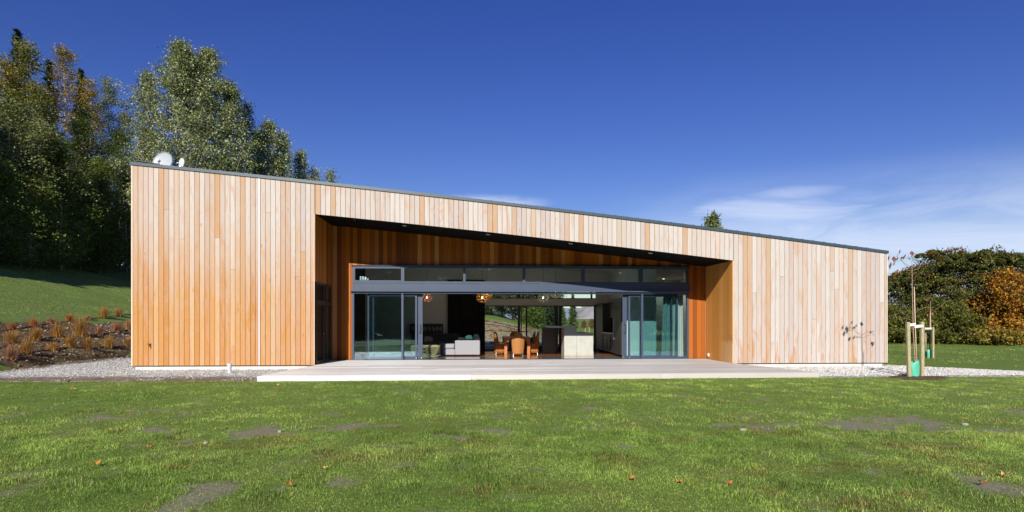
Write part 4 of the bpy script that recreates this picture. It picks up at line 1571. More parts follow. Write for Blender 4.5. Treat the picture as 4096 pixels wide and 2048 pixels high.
for (ya, za_), (yb_, zb2) in zip(prof[:-1], prof[1:]):
    m.add([(tx0, SY + ya, za_), (tx1, SY + ya, za_), (tx1, SY + yb_, zb2), (tx0, SY + yb_, zb2),
           (tx0, SY + ya + .008, za_ + .004), (tx1, SY + ya + .008, za_ + .004), (tx1, SY + yb_ + .008, zb2 + .004), (tx0, SY + yb_ + .008, zb2 + .004)],
          [(0, 1, 2, 3), (4, 7, 6, 5), (0, 3, 7, 4), (1, 5, 6, 2)])
tag(m.build('throw', 'sofadark'), 'dark throw strip hanging over the end of the grey sofa chaise', 'throw')
Rz = lambda a: Matrix.Rotation(a, 3, 'Z')
Ry = lambda a: Matrix.Rotation(a, 3, 'Y')
for px, py, sx, sz, ang, mt, lab, yy in ((1850, 1360, 0.21, 0.11, 0.1, 'cushion', 'pale scatter cushion lying over the arm of the grey sofa', 6.15),
                                         (1902, 1356, 0.13, 0.21, 0.25, 'sofa', 'tall rounded light grey cushion at the back of the grey sofa', 6.4),
                                         (1876, 1356, 0.16, 0.17, -0.2, 'teal', 'teal cushion tucked behind the pale cushion on the grey sofa', 6.9)):
    q = at(px, py, yy)
    o = MB().pillow(q, sx, 0.09, sz, Ry(ang), 0, 8, 0.6).build('scatter_cushion', mt, None, True)
    tag(o, lab, 'cushion')
# dark sofa behind
DY = 8.7
dx0, dx1 = xat(1640, DY), xat(1836, DY)
ds = thing('dark_sofa', 'long charcoal sofa against the back wall under the bookshelf', 'sofa', ((dx0 + dx1) / 2, DY, FZ))
MB().box(dx0, dx1, DY, DY + 0.9, FZ + 0.05, 0.28).build('base', 'sofadark', ds, bevel=0.02)
MB().box(dx0, dx1, DY + 0.65, DY + 0.92, 0.285, 0.82).build('backrest', 'sofadark', ds, bevel=0.04)
for k in range(2):
    a = dx0 + 0.05 + k * (dx1 - dx0) / 2
    MB().pillow((a + (dx1 - dx0) / 4 - 0.02, DY + 0.33, 0.36), (dx1 - dx0) / 4 - 0.03, 0.34, 0.09, None, 0, 8, 0.3).build('seat_cushion', 'sofadark', ds, True)
q = at(1713, 1361, DY + 0.4)
tag(MB().pillow(q, 0.21, 0.07, 0.18, Ry(0.12), 0, 8, 0.6).build('scatter_cushion', 'cushion', None, True), 'square patterned cushion on the dark sofa under the bookshelf', 'cushion')
# rattan coffee table
TY = 5.9
tx0, tx1 = xat(1641, TY), xat(1757, TY)
ct = thing('coffee_table', 'low round-shouldered open woven rattan table by the left sliding door', 'table', ((tx0 + tx1) / 2, TY, FZ))
m = MB()
cxm, hw = (tx0 + tx1) / 2, (tx1 - tx0) / 2


def shell(u, v):
    """u round the plan, v from the foot (0) over the shoulder to the rim of the top (1)."""
    e = lambda c_: math.copysign(abs(c_) ** 0.7, c_)
    if v < 0.7:
        r_, z = 0.80 + 0.2 * math.sin(v / 0.7 * math.pi * 0.62), FZ + 0.03 + 0.37 * v / 0.7
    else:
        w = (v - 0.7) / 0.3
        r_, z = (0.80 + 0.2 * math.sin(math.pi * 0.62)) * (1 - 0.25 * w), FZ + 0.40 + 0.035 * math.sin(w * math.pi / 2)
    return Vector((cxm + hw * r_ * e(math.cos(u)), TY + 0.42 * r_ * e(math.sin(u)) + 0.3, z))


for k in range(34):
    for s_ in (1, -1):
        u0 = 2 * math.pi * k / 34
        open_ = False
        pts = [shell(u0 + s_ * v * 0.75, v) for v in np.linspace(0.0, 1, 12)]
        m.tube(pts, 0.008, 4)
for v in (0.02, 0.66, 0.85, 1.0):
    m.tube([shell(2 * math.pi * i / 40, v) for i in range(41)], 0.012, 5)
m.build('woven_frame', 'rattan', ct)
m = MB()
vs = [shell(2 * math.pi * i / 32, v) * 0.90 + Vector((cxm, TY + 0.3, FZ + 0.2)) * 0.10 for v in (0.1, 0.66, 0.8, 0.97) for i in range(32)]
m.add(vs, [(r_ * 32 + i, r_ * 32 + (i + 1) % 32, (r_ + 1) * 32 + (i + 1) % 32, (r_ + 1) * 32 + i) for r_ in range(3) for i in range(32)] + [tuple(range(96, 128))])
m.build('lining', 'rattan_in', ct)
tag(MB().box(tx0 - 0.4, tx1 + 0.15, TY - 0.25, TY + 1.6, FZ + 0.002, FZ + 0.014).build('rug', 'rug'), 'pale rug under the rattan table', 'rug')
# bookshelf
BY = IY - 0.22
b0, b1 = xat(1640, BY), xat(1772, BY)
bz0, bz1 = zat(1700, 1331, BY), zat(1700, 1295, BY)
bs = thing('bookshelf', 'dim wall-hung shelf of books above the dark sofa', 'shelf', ((b0 + b1) / 2, BY, bz0))
m = MB()
m.box(b0, b1, BY, BY + 0.215, bz0, bz0 + 0.03)
m.box(b0, b1, BY, BY + 0.215, bz1 - 0.03, bz1)
m.box(b0, b0 + 0.03, BY, BY + 0.215, bz0 + 0.03, bz1 - 0.03)
m.box(b1 - 0.03, b1, BY, BY + 0.215, bz0 + 0.03, bz1 - 0.03)
m.box(b0 + .03, b1 - .03, BY + 0.2, BY + 0.215, bz0 + 0.03, bz1 - 0.03)
m.build('case', 'cab', bs)
x = b0 + 0.06
bcols = [(0.35, 0.33, 0.30), (0.20, 0.24, 0.26), (0.28, 0.12, 0.08), (0.45, 0.44, 0.42), (0.10, 0.13, 0.16), (0.30, 0.25, 0.14)]
i = 0
while x < b1 - 0.09:
    w = random.uniform(0.025, 0.06)
    h = random.uniform(0.5, 0.82) * (bz1 - bz0 - 0.06)
    if random.random() < 0.85:
        c = bcols[i % 6]
        Vb = np.array([(xx, yy, zz) for zz in (bz0 + 0.031, bz0 + 0.031 + h) for xx, yy in ((x, BY + 0.02), (x + w - 0.003, BY + 0.02), (x + w - 0.003, BY + 0.18), (x, BY + 0.18))])
        Fb = np.array([(0, 3, 2, 1), (4, 5, 6, 7), (0, 1, 5, 4), (1, 2, 6, 5), (2, 3, 7, 6), (3, 0, 4, 7)])
        o = mesh_np('book', Vb, [Fb], 'books', tint=np.tile(np.array(c), (8, 1)))
        tag(o, 'book standing in the dim wall shelf above the dark sofa', 'book', 'books in the wall shelf')
    x += w
    i += 1
# curtains


def curtain(name, x0, x1, y, z0, z1, mat, lab, waves, amp, flare=0.0):
    m = MB()
    nx_, nz_ = waves * 10, 14
    vs = []
    for lay in (0, 0.012):
        for j in range(nz_ + 1):
            z = z0 + (z1 - z0) * j / nz_
            k = 1 + flare * (1 - j / nz_)
            for i_ in range(nx_ + 1):
                u = i_ / nx_
                xx = x1 - (x1 - x0) * k * (1 - u)
                vs.append((xx, y + lay + amp * math.sin(2 * math.pi * waves * u + 0.5 * math.sin(5 * u + z)), z))
    w = nx_ + 1
    o2 = w * (nz_ + 1)
    fs = []
    for j in range(nz_):
        for i_ in range(nx_):
            q = (j * w + i_, j * w + i_ + 1, (j + 1) * w + i_ + 1, (j + 1) * w + i_)
            fs += [q, tuple(o2 + k_ for k_ in q[::-1])]
    m.add(vs, fs)
    return tag(m.build(name, mat, None, True), lab, 'curtain')


curtain('curtain', xat(1791, IY - 0.15), xat(1940, IY - 0.15), IY - 0.16, FZ + 0.01, 3.4, 'blackcloth', 'tall black curtain gathered left of the rear glazing', 16, 0.045)
curtain('curtain', xat(2655, 3.05), xat(2733, 3.05), 3.06, FZ + 0.01, 2.42, 'curtain', 'pale gathered curtain behind the right fixed window', 5, 0.05, 0.12)
# vases on the clerestory ledge
for px, w, py in ((1442, 5, 1101), (1449, 4.4, 1101), (1455, 4.6, 1102), (1462.5, 7, 1103.5), (1472, 4.5, 1109)):
    q = at(px, 1121, WY + 0.03)
    zt = zat(px, py, WY + 0.03)
    r_ = w * 0.0046
    o = MB().lathe((q.x, WY + 0.037, zc0 + 0.071), [(r_, 0), (r_ * 1.05, (zt - q.z) * 0.5), (r_, (zt - q.z) * 0.9), (r_ * 0.7, zt - q.z)], 10).build('candle', 'whiteplastic', None, True)
    o['label'] = {1442: 'leftmost of the five pale candles on the high window ledge', 1449: 'second of the five pale candles on the high window ledge from the left', 1455: 'middle one of the five pale candles on the high window ledge',
                  1462.5: 'thickest of the five pale candles on the high window ledge', 1472: 'shortest pale candle at the right of the high window ledge'}[px]
    o['category'] = 'candle'
    o['group'] = 'candles on the high window ledge'

# dining table and chairs
TY0, TY1 = 6.42, 8.3
tl, tr = xat(2016, TY0), xat(2122, TY0)
dt = thing('dining_table', 'reddish timber dining table with square legs', 'table', ((tl + tr) / 2, (TY0 + TY1) / 2, FZ))
MB().box(tl, tr, TY0 - 0.02, TY1, 0.665, 0.705).build('tabletop', 'table', dt, bevel=0.006)
MB().box(tl + 0.14, tr - 0.14, TY0 + 0.03, TY0 + 0.06, 0.56, 0.664).build('apron', 'table', dt)
for a in (tl + 0.012, tr - 0.142):
    for b in (TY0, TY1 - 0.15):
        MB().box(a, a + 0.13, b, b + 0.13, FZ, 0.6645).build('leg', 'table', dt, bevel=0.004)


def make_chair():
    """local: seat faces -y ... the back of the chair is at y = 0.27"""
    t = thing('dining_chair', '', 'chair', (0, 0, 0), 'woven chairs round the dining table')
    m = MB()
    # seat block, skirted
    n_ = 24
    vs, fs = [], []
    prof = [(0.20, 0.06), (0.215, 0.2), (0.235, 0.36), (0.245, 0.44), (0.225, 0.465)]
    for r_, z in prof:
        for k in range(n_):
            w = 2 * math.pi * k / n_
            e = lambda c_: math.copysign(abs(c_) ** 0.5, c_)
            vs.append((r_ * 1.0 * e(math.cos(w)), r_ * e(math.sin(w)), z))
    for i_ in range(len(prof) - 1):
        for k in range(n_):
            k2 = (k + 1) % n_
            fs.append((i_ * n_ + k, i_ * n_ + k2, (i_ + 1) * n_ + k2, (i_ + 1) * n_ + k))
    fs += [tuple(range(n_))[::-1], tuple(range((len(prof) - 1) * n_, len(prof) * n_))]
    m.add(vs, fs)
    m.build('seat', 'tan', t, True)
    # tall curved back, rounded at the top, wrapping the sides of the seat
    m = MB()
    nu, nv = 16, 12
    vs, fs = [], []
    for lay in (0.0, 0.045):
        for j in range(nv + 1):
            for i_ in range(nu + 1):
                u = -1 + 2 * i_ / nu
                v = j / nv
                ztop = 0.985 - 0.36 * abs(u) ** 3.6
                z = 0.055 + (ztop - 0.055) * v
                wid = 0.245 + 0.025 * math.sin(math.pi * min(1, (z - 0.1) / 0.8)) - 0.02 * (1 - v)
                y = 0.235 + 0.02 * (z - 0.45) * 1.6 * (1 if z > 0.45 else 0.6) - 0.10 * u * u + lay * (1 - 0.25 * u * u) - 0.03 * (1 - abs(u)) * 0
                vs.append((wid * u * (1.0 + lay * 0.6), y, z))
    w = nu + 1
    o2 = w * (nv + 1)
    for j in range(nv):
        for i_ in range(nu):
            q = (j * w + i_, j * w + i_ + 1, (j + 1) * w + i_ + 1, (j + 1) * w + i_)
            fs += [q, tuple(o2 + k_ for k_ in q[::-1])]
    for i_ in range(nu):
        fs += [(i_, o2 + i_, o2 + i_ + 1, i_ + 1), (nv * w + i_, nv * w + i_ + 1, o2 + nv * w + i_ + 1, o2 + nv * w + i_)]
    for j in range(nv):
        fs += [(j * w, (j + 1) * w, o2 + (j + 1) * w, o2 + j * w), (j * w + nu, o2 + j * w + nu, o2 + (j + 1) * w + nu, (j + 1) * w + nu)]
    m.add(vs, fs)
    m.build('backrest', 'tan', t, True)
    for sx in (-1, 1):
        for sy in (-1, 1):
            MB().tube([(sx * 0.18, sy * 0.18, 0.10), (sx * 0.205, sy * 0.20, 0.0)], [0.014, 0.010], 8).build('leg', 'steel', t)
    return t


ch0 = make_chair()


def dup(root):
    r_ = root.copy()
    COL.objects.link(r_)
    for c in list(root.children):
        k = c.copy()
        COL.objects.link(k)
        k.parent = r_
        for g_ in list(c.children):
            q_ = g_.copy()
            COL.objects.link(q_)
            q_.parent = k
    return r_


cm = (tl + tr) / 2
chairs = [(xat(2071, 6.0), 6.02, math.pi, 'woven tan chair at the near end of the dining table, back to the deck'),
          (cm + 0.02, TY1 + 0.22, 0.0, 'woven tan chair at the far end of the dining table'),
          (tl - 0.14, TY0 + 0.5, math.pi / 2, 'woven tan chair at the left side of the dining table, nearer the deck'),
          (tl - 0.06, TY0 + 1.3, math.pi / 2, 'woven tan chair at the left side of the dining table, farther in'),
          (tr + 0.14, TY0 + 0.5, -math.pi / 2, 'woven tan chair at the right side of the dining table, nearer the deck'),
          (tr + 0.06, TY0 + 1.35, -math.pi / 2, 'woven tan chair at the right side of the dining table, farther in')]
for i, (x, y, a, lab) in enumerate(chairs):
    c = ch0 if i == 0 else dup(ch0)
    c.location = (x, y, FZ)
    c.rotation_euler = (0, 0, a)
    c['label'] = lab
# black beanbag
q = at(2135, 1367, 9.35)
tag(MB().lathe((q.x, 9.35, FZ), [(0.20, 0.0), (0.29, 0.08), (0.31, 0.25), (0.28, 0.45), (0.20, 0.62), (0.08, 0.70)], 20).build('pouf', 'black', None, True), 'tall rounded black leather pouf behind the dining chairs', 'pouf')

# pendants


def pendant(px, py, Y, R, mat, inner, lab, sq=0.9):
    c = at(px, py, Y)
    t_ = thing('pendant_lamp', lab, 'lamp', tuple(c), 'pendant lamps over the living room')
    bm = bmesh.new()
    bmesh.ops.create_icosphere(bm, subdivisions=2, radius=1)
    cen = {f.index: f.calc_center_median().normalized() for f in bm.faces}
    m = MB()
    for v in bm.verts:
        fcs = [f.index for f in v.link_faces]
        nrm = v.co.normalized()
        a = nrm.orthogonal().normalized()
        b = nrm.cross(a)
        fcs.sort(key=lambda i_: math.atan2((cen[i_] - nrm).dot(b), (cen[i_] - nrm).dot(a)))
        ring = [cen[i_] for i_ in fcs]
        mid = sum(ring, Vector()) / len(ring)
        inn = [mid + (p_ - mid) * 0.70 for p_ in ring]
        k = len(ring)
        sc_ = lambda p_, rr: Vector((c.x + p_.x * rr, c.y + p_.y * rr, c.z + p_.z * rr * sq))
        vs = [sc_(p_, R) for p_ in ring] + [sc_(p_, R) for p_ in inn] + [sc_(p_, R * 0.97) for p_ in ring] + [sc_(p_, R * 0.97) for p_ in inn]
        fs, ms = [], []
        for i_ in range(k):
            j = (i_ + 1) % k
            m.add([vs[i_], vs[j], vs[k + j], vs[k + i_]], [(0, 1, 2, 3)], 0)
            m.add([vs[2 * k + i_], vs[2 * k + j], vs[3 * k + j], vs[3 * k + i_]], [(3, 2, 1, 0)], 1)
            m.add([vs[k + i_], vs[k + j], vs[3 * k + j], vs[3 * k + i_]], [(0, 1, 2, 3)], 0)
    bm.free()
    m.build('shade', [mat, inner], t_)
    MB().tube([(c.x, c.y, c.z + R * sq * 0.6), (c.x, c.y, soff_z(c.x) - 0.03)], 0.006, 6).build('cord', 'black', t_)
    pl = bpy.data.lights.new('lamp_light', 'POINT')
    pl.energy = 4.5
    pl.color = (1.0, 0.92, 0.82)
    pl.shadow_soft_size = 0.05
    po = bpy.data.objects.new('lamp_light', pl)
    COL.objects.link(po)
    po.parent = t_
    po.location = (0, 0, -0.06)
    MB().lathe((c.x, c.y, c.z - 0.06), [(0.01, 0.03), (0.025, 0.05), (0.025, 0.07), (0.014, 0.11), (0.014, 0.16)], 12).build('bulb', 'bulb', t_, True)


pendant(1708, 1190, 6.2, 0.235, 'lampred', 'lin_red', 'reddish lattice pendant globe beside the left sliding door')
pendant(1929, 1190, 6.6, 0.27, 'lamporange', 'lin_orange', 'lower of two orange lattice pendant globes beside the black curtain')
pendant(1948, 1176, 7.6, 0.28, 'lamporange', 'lin_orange', 'upper of two orange lattice pendant globes, partly behind the other')
pendant(2173, 1190, 7.2, 0.27, 'lampgreen', 'lin_green', 'pale lattice pendant globe hanging lower, left of its twin over the island')
pendant(2222, 1172, 6.4, 0.265, 'lampgreen', 'lin_green', 'pale lattice pendant globe hanging higher, right of its twin over the island')

# downlights in the sloping ceiling
for px, py, lab in ((2083, 1087, 'small lit ceiling downlight seen through the middle high window'), (2654, 1116, 'small lit ceiling downlight seen through the rightmost high window')):
    r_ = ray(px, py)
    d = 24.0
    while d < 40 and (CAM + r_ * d).z < soff_z(min((CAM + r_ * d).x, RR)) - 0.035:
        d += 0.02
    p = CAM + r_ * d
    tag(MB().lathe((p.x, p.y, p.z - 0.01), [(0.05, 0.0), (0.055, 0.012), (0.055, 0.03)], 14).build('ceiling_light', 'bulb'), lab, 'light')
    pl = bpy.data.lights.new('downlight_beam', 'SPOT')
    pl.energy = 30.0
    pl.color = (1.0, 0.9, 0.75)
    pl.spot_size = math.radians(110)
    po = bpy.data.objects.new('downlight_beam', pl)
    COL.objects.link(po)
    po.parent = bpy.data.objects[[o.name for o in COL.objects if o.name.startswith('ceiling_light')][-1]]
    po.location = (p.x, p.y, p.z - 0.03)

# kitchen island
KY = 5.55
i0, i1, i2, i3 = xat(2188, KY), xat(2257, KY), xat(2307, KY), xat(2373, KY)
isl = thing('kitchen_island', 'pale concrete kitchen island with a raised bar end', 'island', ((i1 + i3) / 2, KY, FZ))
ht, hb = zat(2280, 1305, KY), zat(2340, 1332, KY)
MB().box(i1, i2, KY, KY + 0.9, FZ, ht).build('high_block', 'island', isl, bevel=0.006)
MB().box(i2 + 0.006, i3, KY + 0.004, KY + 2.4, FZ, hb).build('low_block', 'island', isl, bevel=0.006)
MB().box(i0, i1 - 0.002, KY + 0.05, 7.75, ht - 0.07, ht - 0.002).build('bar_top', 'island', isl, bevel=0.004)
MB().box(i0, xat(2222, 7.2), 7.25, 7.7, FZ, ht - 0.071).build('bar_support', 'cab', isl)
MB().box(xat(2222, 7.2) + 0.004, i1 - 0.002, 7.5, 7.6, FZ, ht - 0.071).build('back_panel', 'cab', isl)
q = at(2284, 1300, KY + 0.5)
m = MB()
pts = [(q.x - 0.08, KY + 0.5, ht), (q.x - 0.08, KY + 0.5, ht + 0.06)] + [(q.x - 0.08 * math.cos(w), KY + 0.5, ht + 0.06 + 0.075 * math.sin(w)) for w in np.linspace(0.3, math.pi - 0.1, 9)] + [(q.x + 0.085, KY + 0.5, ht + 0.035)]
m.tube(pts, 0.014, 8)
tag(m.build('kitchen_tap', 'black', None, True), 'black arched kitchen tap on the raised concrete island end', 'tap')

# kitchen cabinets along the right wall (faces look left)
kit = thing('kitchen_cabinets', 'dark tall kitchen cupboards with a bench recess along the right wall', 'cupboards', (KX, 7.3, FZ))
yn0, yn1 = 6.0, 8.5
m = MB()
m.box(KX - 0.58, KX + 0.015, yn1, IY - 0.005, FZ + 0.08, 2.24)
tc_ = m.build('tall_cupboard', 'cab', kit, bevel=0.004)
MB().box(KX - 0.33, KX + 0.015, yn0, yn1 - 0.003, 1.55, 2.26).build('wall_cupboard', 'cab', kit, bevel=0.004)
MB().box(KX - 0.56, KX + 0.015, yn0, yn1 - 0.003, FZ + 0.08, 0.845).build('base_cupboard', 'cab', kit, bevel=0.004)
MB().box(KX - 0.60, KX + 0.015, yn0, yn1 - 0.003, 0.848, 0.885).build('benchtop', 'steel', kit, bevel=0.003)
MB().box(KX - 0.03, KX + 0.012, yn0, yn1 - 0.003, 0.886, 1.549).build('splashback', 'black', kit)
ov = thing('double_oven', 'twin built-in ovens with a pale control panel under the kitchen bench', 'oven', (KX - 0.57, 7.4, 0.4))
MB().box(KX - 0.575, KX - 0.561, 6.75, 8.05, 0.10, 0.83).build('front', 'black', ov)
MB().box(KX - 0.582, KX - 0.576, 7.05, 7.9, 0.71, 0.80).build('control_panel', 'sofa', ov)
for a, b in ((6.8, 7.35), (7.45, 8.0)):
    MB().box(KX - 0.592, KX - 0.5765, a, b, 0.16, 0.62).build('oven_door', 'black', ov)
    MB().tube([(KX - 0.62, a + 0.04, 0.64), (KX - 0.62, b - 0.04, 0.64)], 0.009).build('handle', 'steel', ov)
KWY += 0.11
frg = thing('refrigerator', 'tall dark fridge with a long vertical bar handle', 'fridge', (KX - 0.3, 5.2, FZ))
MB().box(KX - 0.60, KX + 0.015, KWY + 0.02, yn0 - 0.003, FZ + 0.06, 1.93).build('body', 'black', frg, bevel=0.006)
MB().box(KX - 0.625, KX - 0.602, KWY + 0.04, yn0 - 0.02, FZ + 0.1, 1.90).build('door', 'cab', frg, bevel=0.004)
hy = yn0 - 0.35
m = MB()
m.tube([(KX - 0.69, hy, 0.60), (KX - 0.69, hy, 1.50)], 0.017)
m.tube([(KX - 0.625, hy, 0.66), (KX - 0.69, hy, 0.66)], 0.014)
m.tube([(KX - 0.625, hy, 1.44), (KX - 0.69, hy, 1.44)], 0.014)
m.build('handle', 'steel', frg)
MB().box(KX - 0.62, KX + 0.015, KWY + 0.02, yn0 - 0.003, 1.935, 2.36).build('over_cupboard', 'cab', kit, bevel=0.004)

# ================================================================ tussocks and irrigation lines
def make_tussock(base, h, tint, r, lean=0.1):
    n = int(120 + 330 * h)
    az_ = r.uniform(0, 2 * np.pi, n)
    out = np.abs(r.normal(0, 0.42, n)) + 0.06
    ln = h * r.uniform(0.4, 1.2, n)
    bx = r.normal(0, 0.035 + 0.05 * h, n)
    by = r.normal(0, 0.035 + 0.05 * h, n)
    pts = []
    for s in (0.0, 0.35, 0.7, 1.0):
        rad = ln * out * (s ** 1.5) * 1.25
        zz = ln * (s - 0.42 * out * s ** 2.2)
        pts.append(np.stack([bx + rad * np.cos(az_) + lean * ln * s ** 1.6, by + rad * np.sin(az_), zz], 1))
    w = r.uniform(0.004, 0.008, n)[:, None]
    sd = np.stack([-np.sin(az_ + r.normal(0, 0.8, n)), np.cos(az_), np.zeros(n)], 1) * w
    P = np.stack([pts[0] - sd, pts[0] + sd, pts[1] - sd, pts[1] + sd, pts[2] - sd * 0.7, pts[2] + sd * 0.7, pts[3]], 1)
    P = P + np.array(base)[None, None]
    o = (np.arange(n) * 7)[:, None]
    Fq = np.concatenate([np.array([[0, 1, 3, 2]]) + o, np.array([[2, 3, 5, 4]]) + o])
    Ft = np.array([[4, 5, 6]]) + o
    c = np.array(tint) * r.uniform(0.6, 1.35, (n, 1))
    c = c * (1 + r.normal(0, 0.08, (n, 3)))
    grn = (r.random(n) < 0.12)[:, None]
    c = np.where(grn, np.array([0.16, 0.15, 0.04]), c)
    cc = np.repeat(c[:, None], 7, 1) * np.array([1.15, 1.15, 1, 1, 0.95, 0.95, 0.9])[None, :, None]
    return P.reshape(-1, 3), [Fq, Ft], cc.reshape(-1, 3)


GOLD, RUST, PINK = (0.44, 0.235, 0.065), (0.46, 0.16, 0.055), (0.42, 0.20, 0.12)
rows = [
    ('uppermost row', [(180, 535, 95, RUST), (505, 490, 120, RUST), (765, 445, 95, PINK), (1050, 410, 110, RUST), (1330, 375, 65, PINK), (1565, 350, 160, GOLD), (1790, 325, 120, GOLD)]),
    ('middle row', [(170, 745, 180, GOLD), (530, 700, 190, GOLD), (850, 650, 200, GOLD), (1215, 635, 260, GOLD), (1500, 605, 120, PINK), (1755, 575, 150, PINK), (1950, 540, 150, GOLD)]),
    ('lowest row', [(155, 990, 200, PINK), (380, 895, 200, GOLD), (790, 850, 120, GOLD), (1060, 805, 175, GOLD), (1315, 825, 165, GOLD), (1640, 805, 165, GOLD), (1955, 790, 150, GOLD)])]
rowpts = []
tr_ = np.random.default_rng(31)
for rn, lst in rows:
    pp = []
    for i, (zx, zy, zh, tint) in enumerate(lst):
        px, py = zx * 0.264, 1180 + zy * 0.264
        g = hit(px, py)
        d = (g - CAM).length
        h = zh * 0.264 * d / F * 1.1
        P, Fs, c = make_tussock((g.x, g.y, g.z - 0.01), h, tint, tr_)
        o = mesh_np('tussock', P, Fs, 'straw', tint=c)
        word = {GOLD: 'golden', RUST: 'rusty orange', PINK: 'pinkish brown'}[tint]
        tag(o, f'{word} tussock grass on the left bank, {ORD[i]} of the {rn}', 'tussock', 'tussock grasses planted on the left bank')
        pp.append((px, py))
    rowpts.append(pp)
rear = [('top row', [(185, 590, 40), (350, 605, 28)]), ('second row', [(230, 680, 26), (380, 672, 30), (535, 688, 28), (680, 688, 36), (845, 703, 34), (970, 715, 38)]),
        ('bottom row', [(272, 758, 50), (435, 762, 56), (600, 756, 46), (930, 765, 26), (1090, 775, 30)])]
for rn, lst in rear:
    for i, (zx, zy, zh) in enumerate(lst):
        g = hit(1900 + zx * 0.2329, 1150 + zy * 0.2329)
        d = (g - CAM).length
        P, Fs, c = make_tussock((g.x, g.y, g.z - 0.01), zh * 0.2329 * d / F * 1.25, RUST, tr_)
        o = mesh_np('tussock', P, Fs, 'straw', tint=c)
        tag(o, f'tiny tussock on the rear bank through the house, {ORD[i].replace(" from the left", " from left")}, {rn}', 'tussock', 'tussock grasses on the rear bank')


def poly_hit(pts, zo):
    out = []
    for (a, b) in zip(pts[:-1], pts[1:]):
        for k in range(6):
            t = k / 6
            out.append(hit(a[0] + (b[0] - a[0]) * t, a[1] + (b[1] - a[1]) * t, zo))
    out.append(hit(*pts[-1], zo))
    return out


lines = [([(0, 1330)] + rowpts[0] + [(540, 1258)], 'upper', 'left'), ([(0, 1400)] + rowpts[1][:], 'middle', 'left'), ([(30, 1448)] + rowpts[2] , 'lower', 'left')]
for pts, w, b in lines:
    P_ = [p_ + Vector((0, 0, 0.012 + 0.012 * math.sin(i * 1.3))) for i, p_ in enumerate(poly_hit(pts, 0.04))]
    tag(MB().tube(P_, 0.022, 6).build('irrigation_pipe', 'pipe', None, True), f'black drip pipe along the {w} row of tussocks on the left bank', 'pipe', 'drip pipes on the left bank')
z3 = lambda a, b: (1900 + a * 0.2329, 1150 + b * 0.2329)
for pts, w in (([z3(120, 585), z3(300, 600), z3(520, 650), z3(760, 705)], 'top'), ([z3(120, 632), z3(400, 665), z3(600, 705), z3(760, 748)], 'middle'), ([z3(120, 750), z3(450, 762), z3(900, 770)], 'bottom')):
    P_ = poly_hit(pts, 0.05)
    tag(MB().tube(P_, 0.035, 6).build('irrigation_pipe', 'pipe', None, True), f'black drip pipe along the {w} of the rear bank, seen through the house', 'pipe', 'drip pipes on the rear bank')

# ================================================================ trees
def leaf_cards(C, size, r, direc=None, asp=0.62, flat=0.0):
    """diamond-shaped leaves (4 vertices) at the points C."""
    n = len(C)
    u = r.normal(0, 1, (n, 3))
    if direc is not None:
        u = u * 0.45 + direc
    u /= np.linalg.norm(u, axis=1, keepdims=True) + 1e-9
    w = r.normal(0, 1, (n, 3))
    if flat:
        w[:, 2] *= (1 - flat)
    v = np.cross(u, w)
    v /= np.linalg.norm(v, axis=1, keepdims=True) + 1e-9
    s = size * r.uniform(0.6, 1.4, (n, 1))
    u, v = u * s * 0.5, v * s * 0.5 * asp
    P = np.stack([C - u, C + v * 1.0 + u * 0.1, C + u, C - v + u * 0.1], 1)
    return P.reshape(-1, 3)


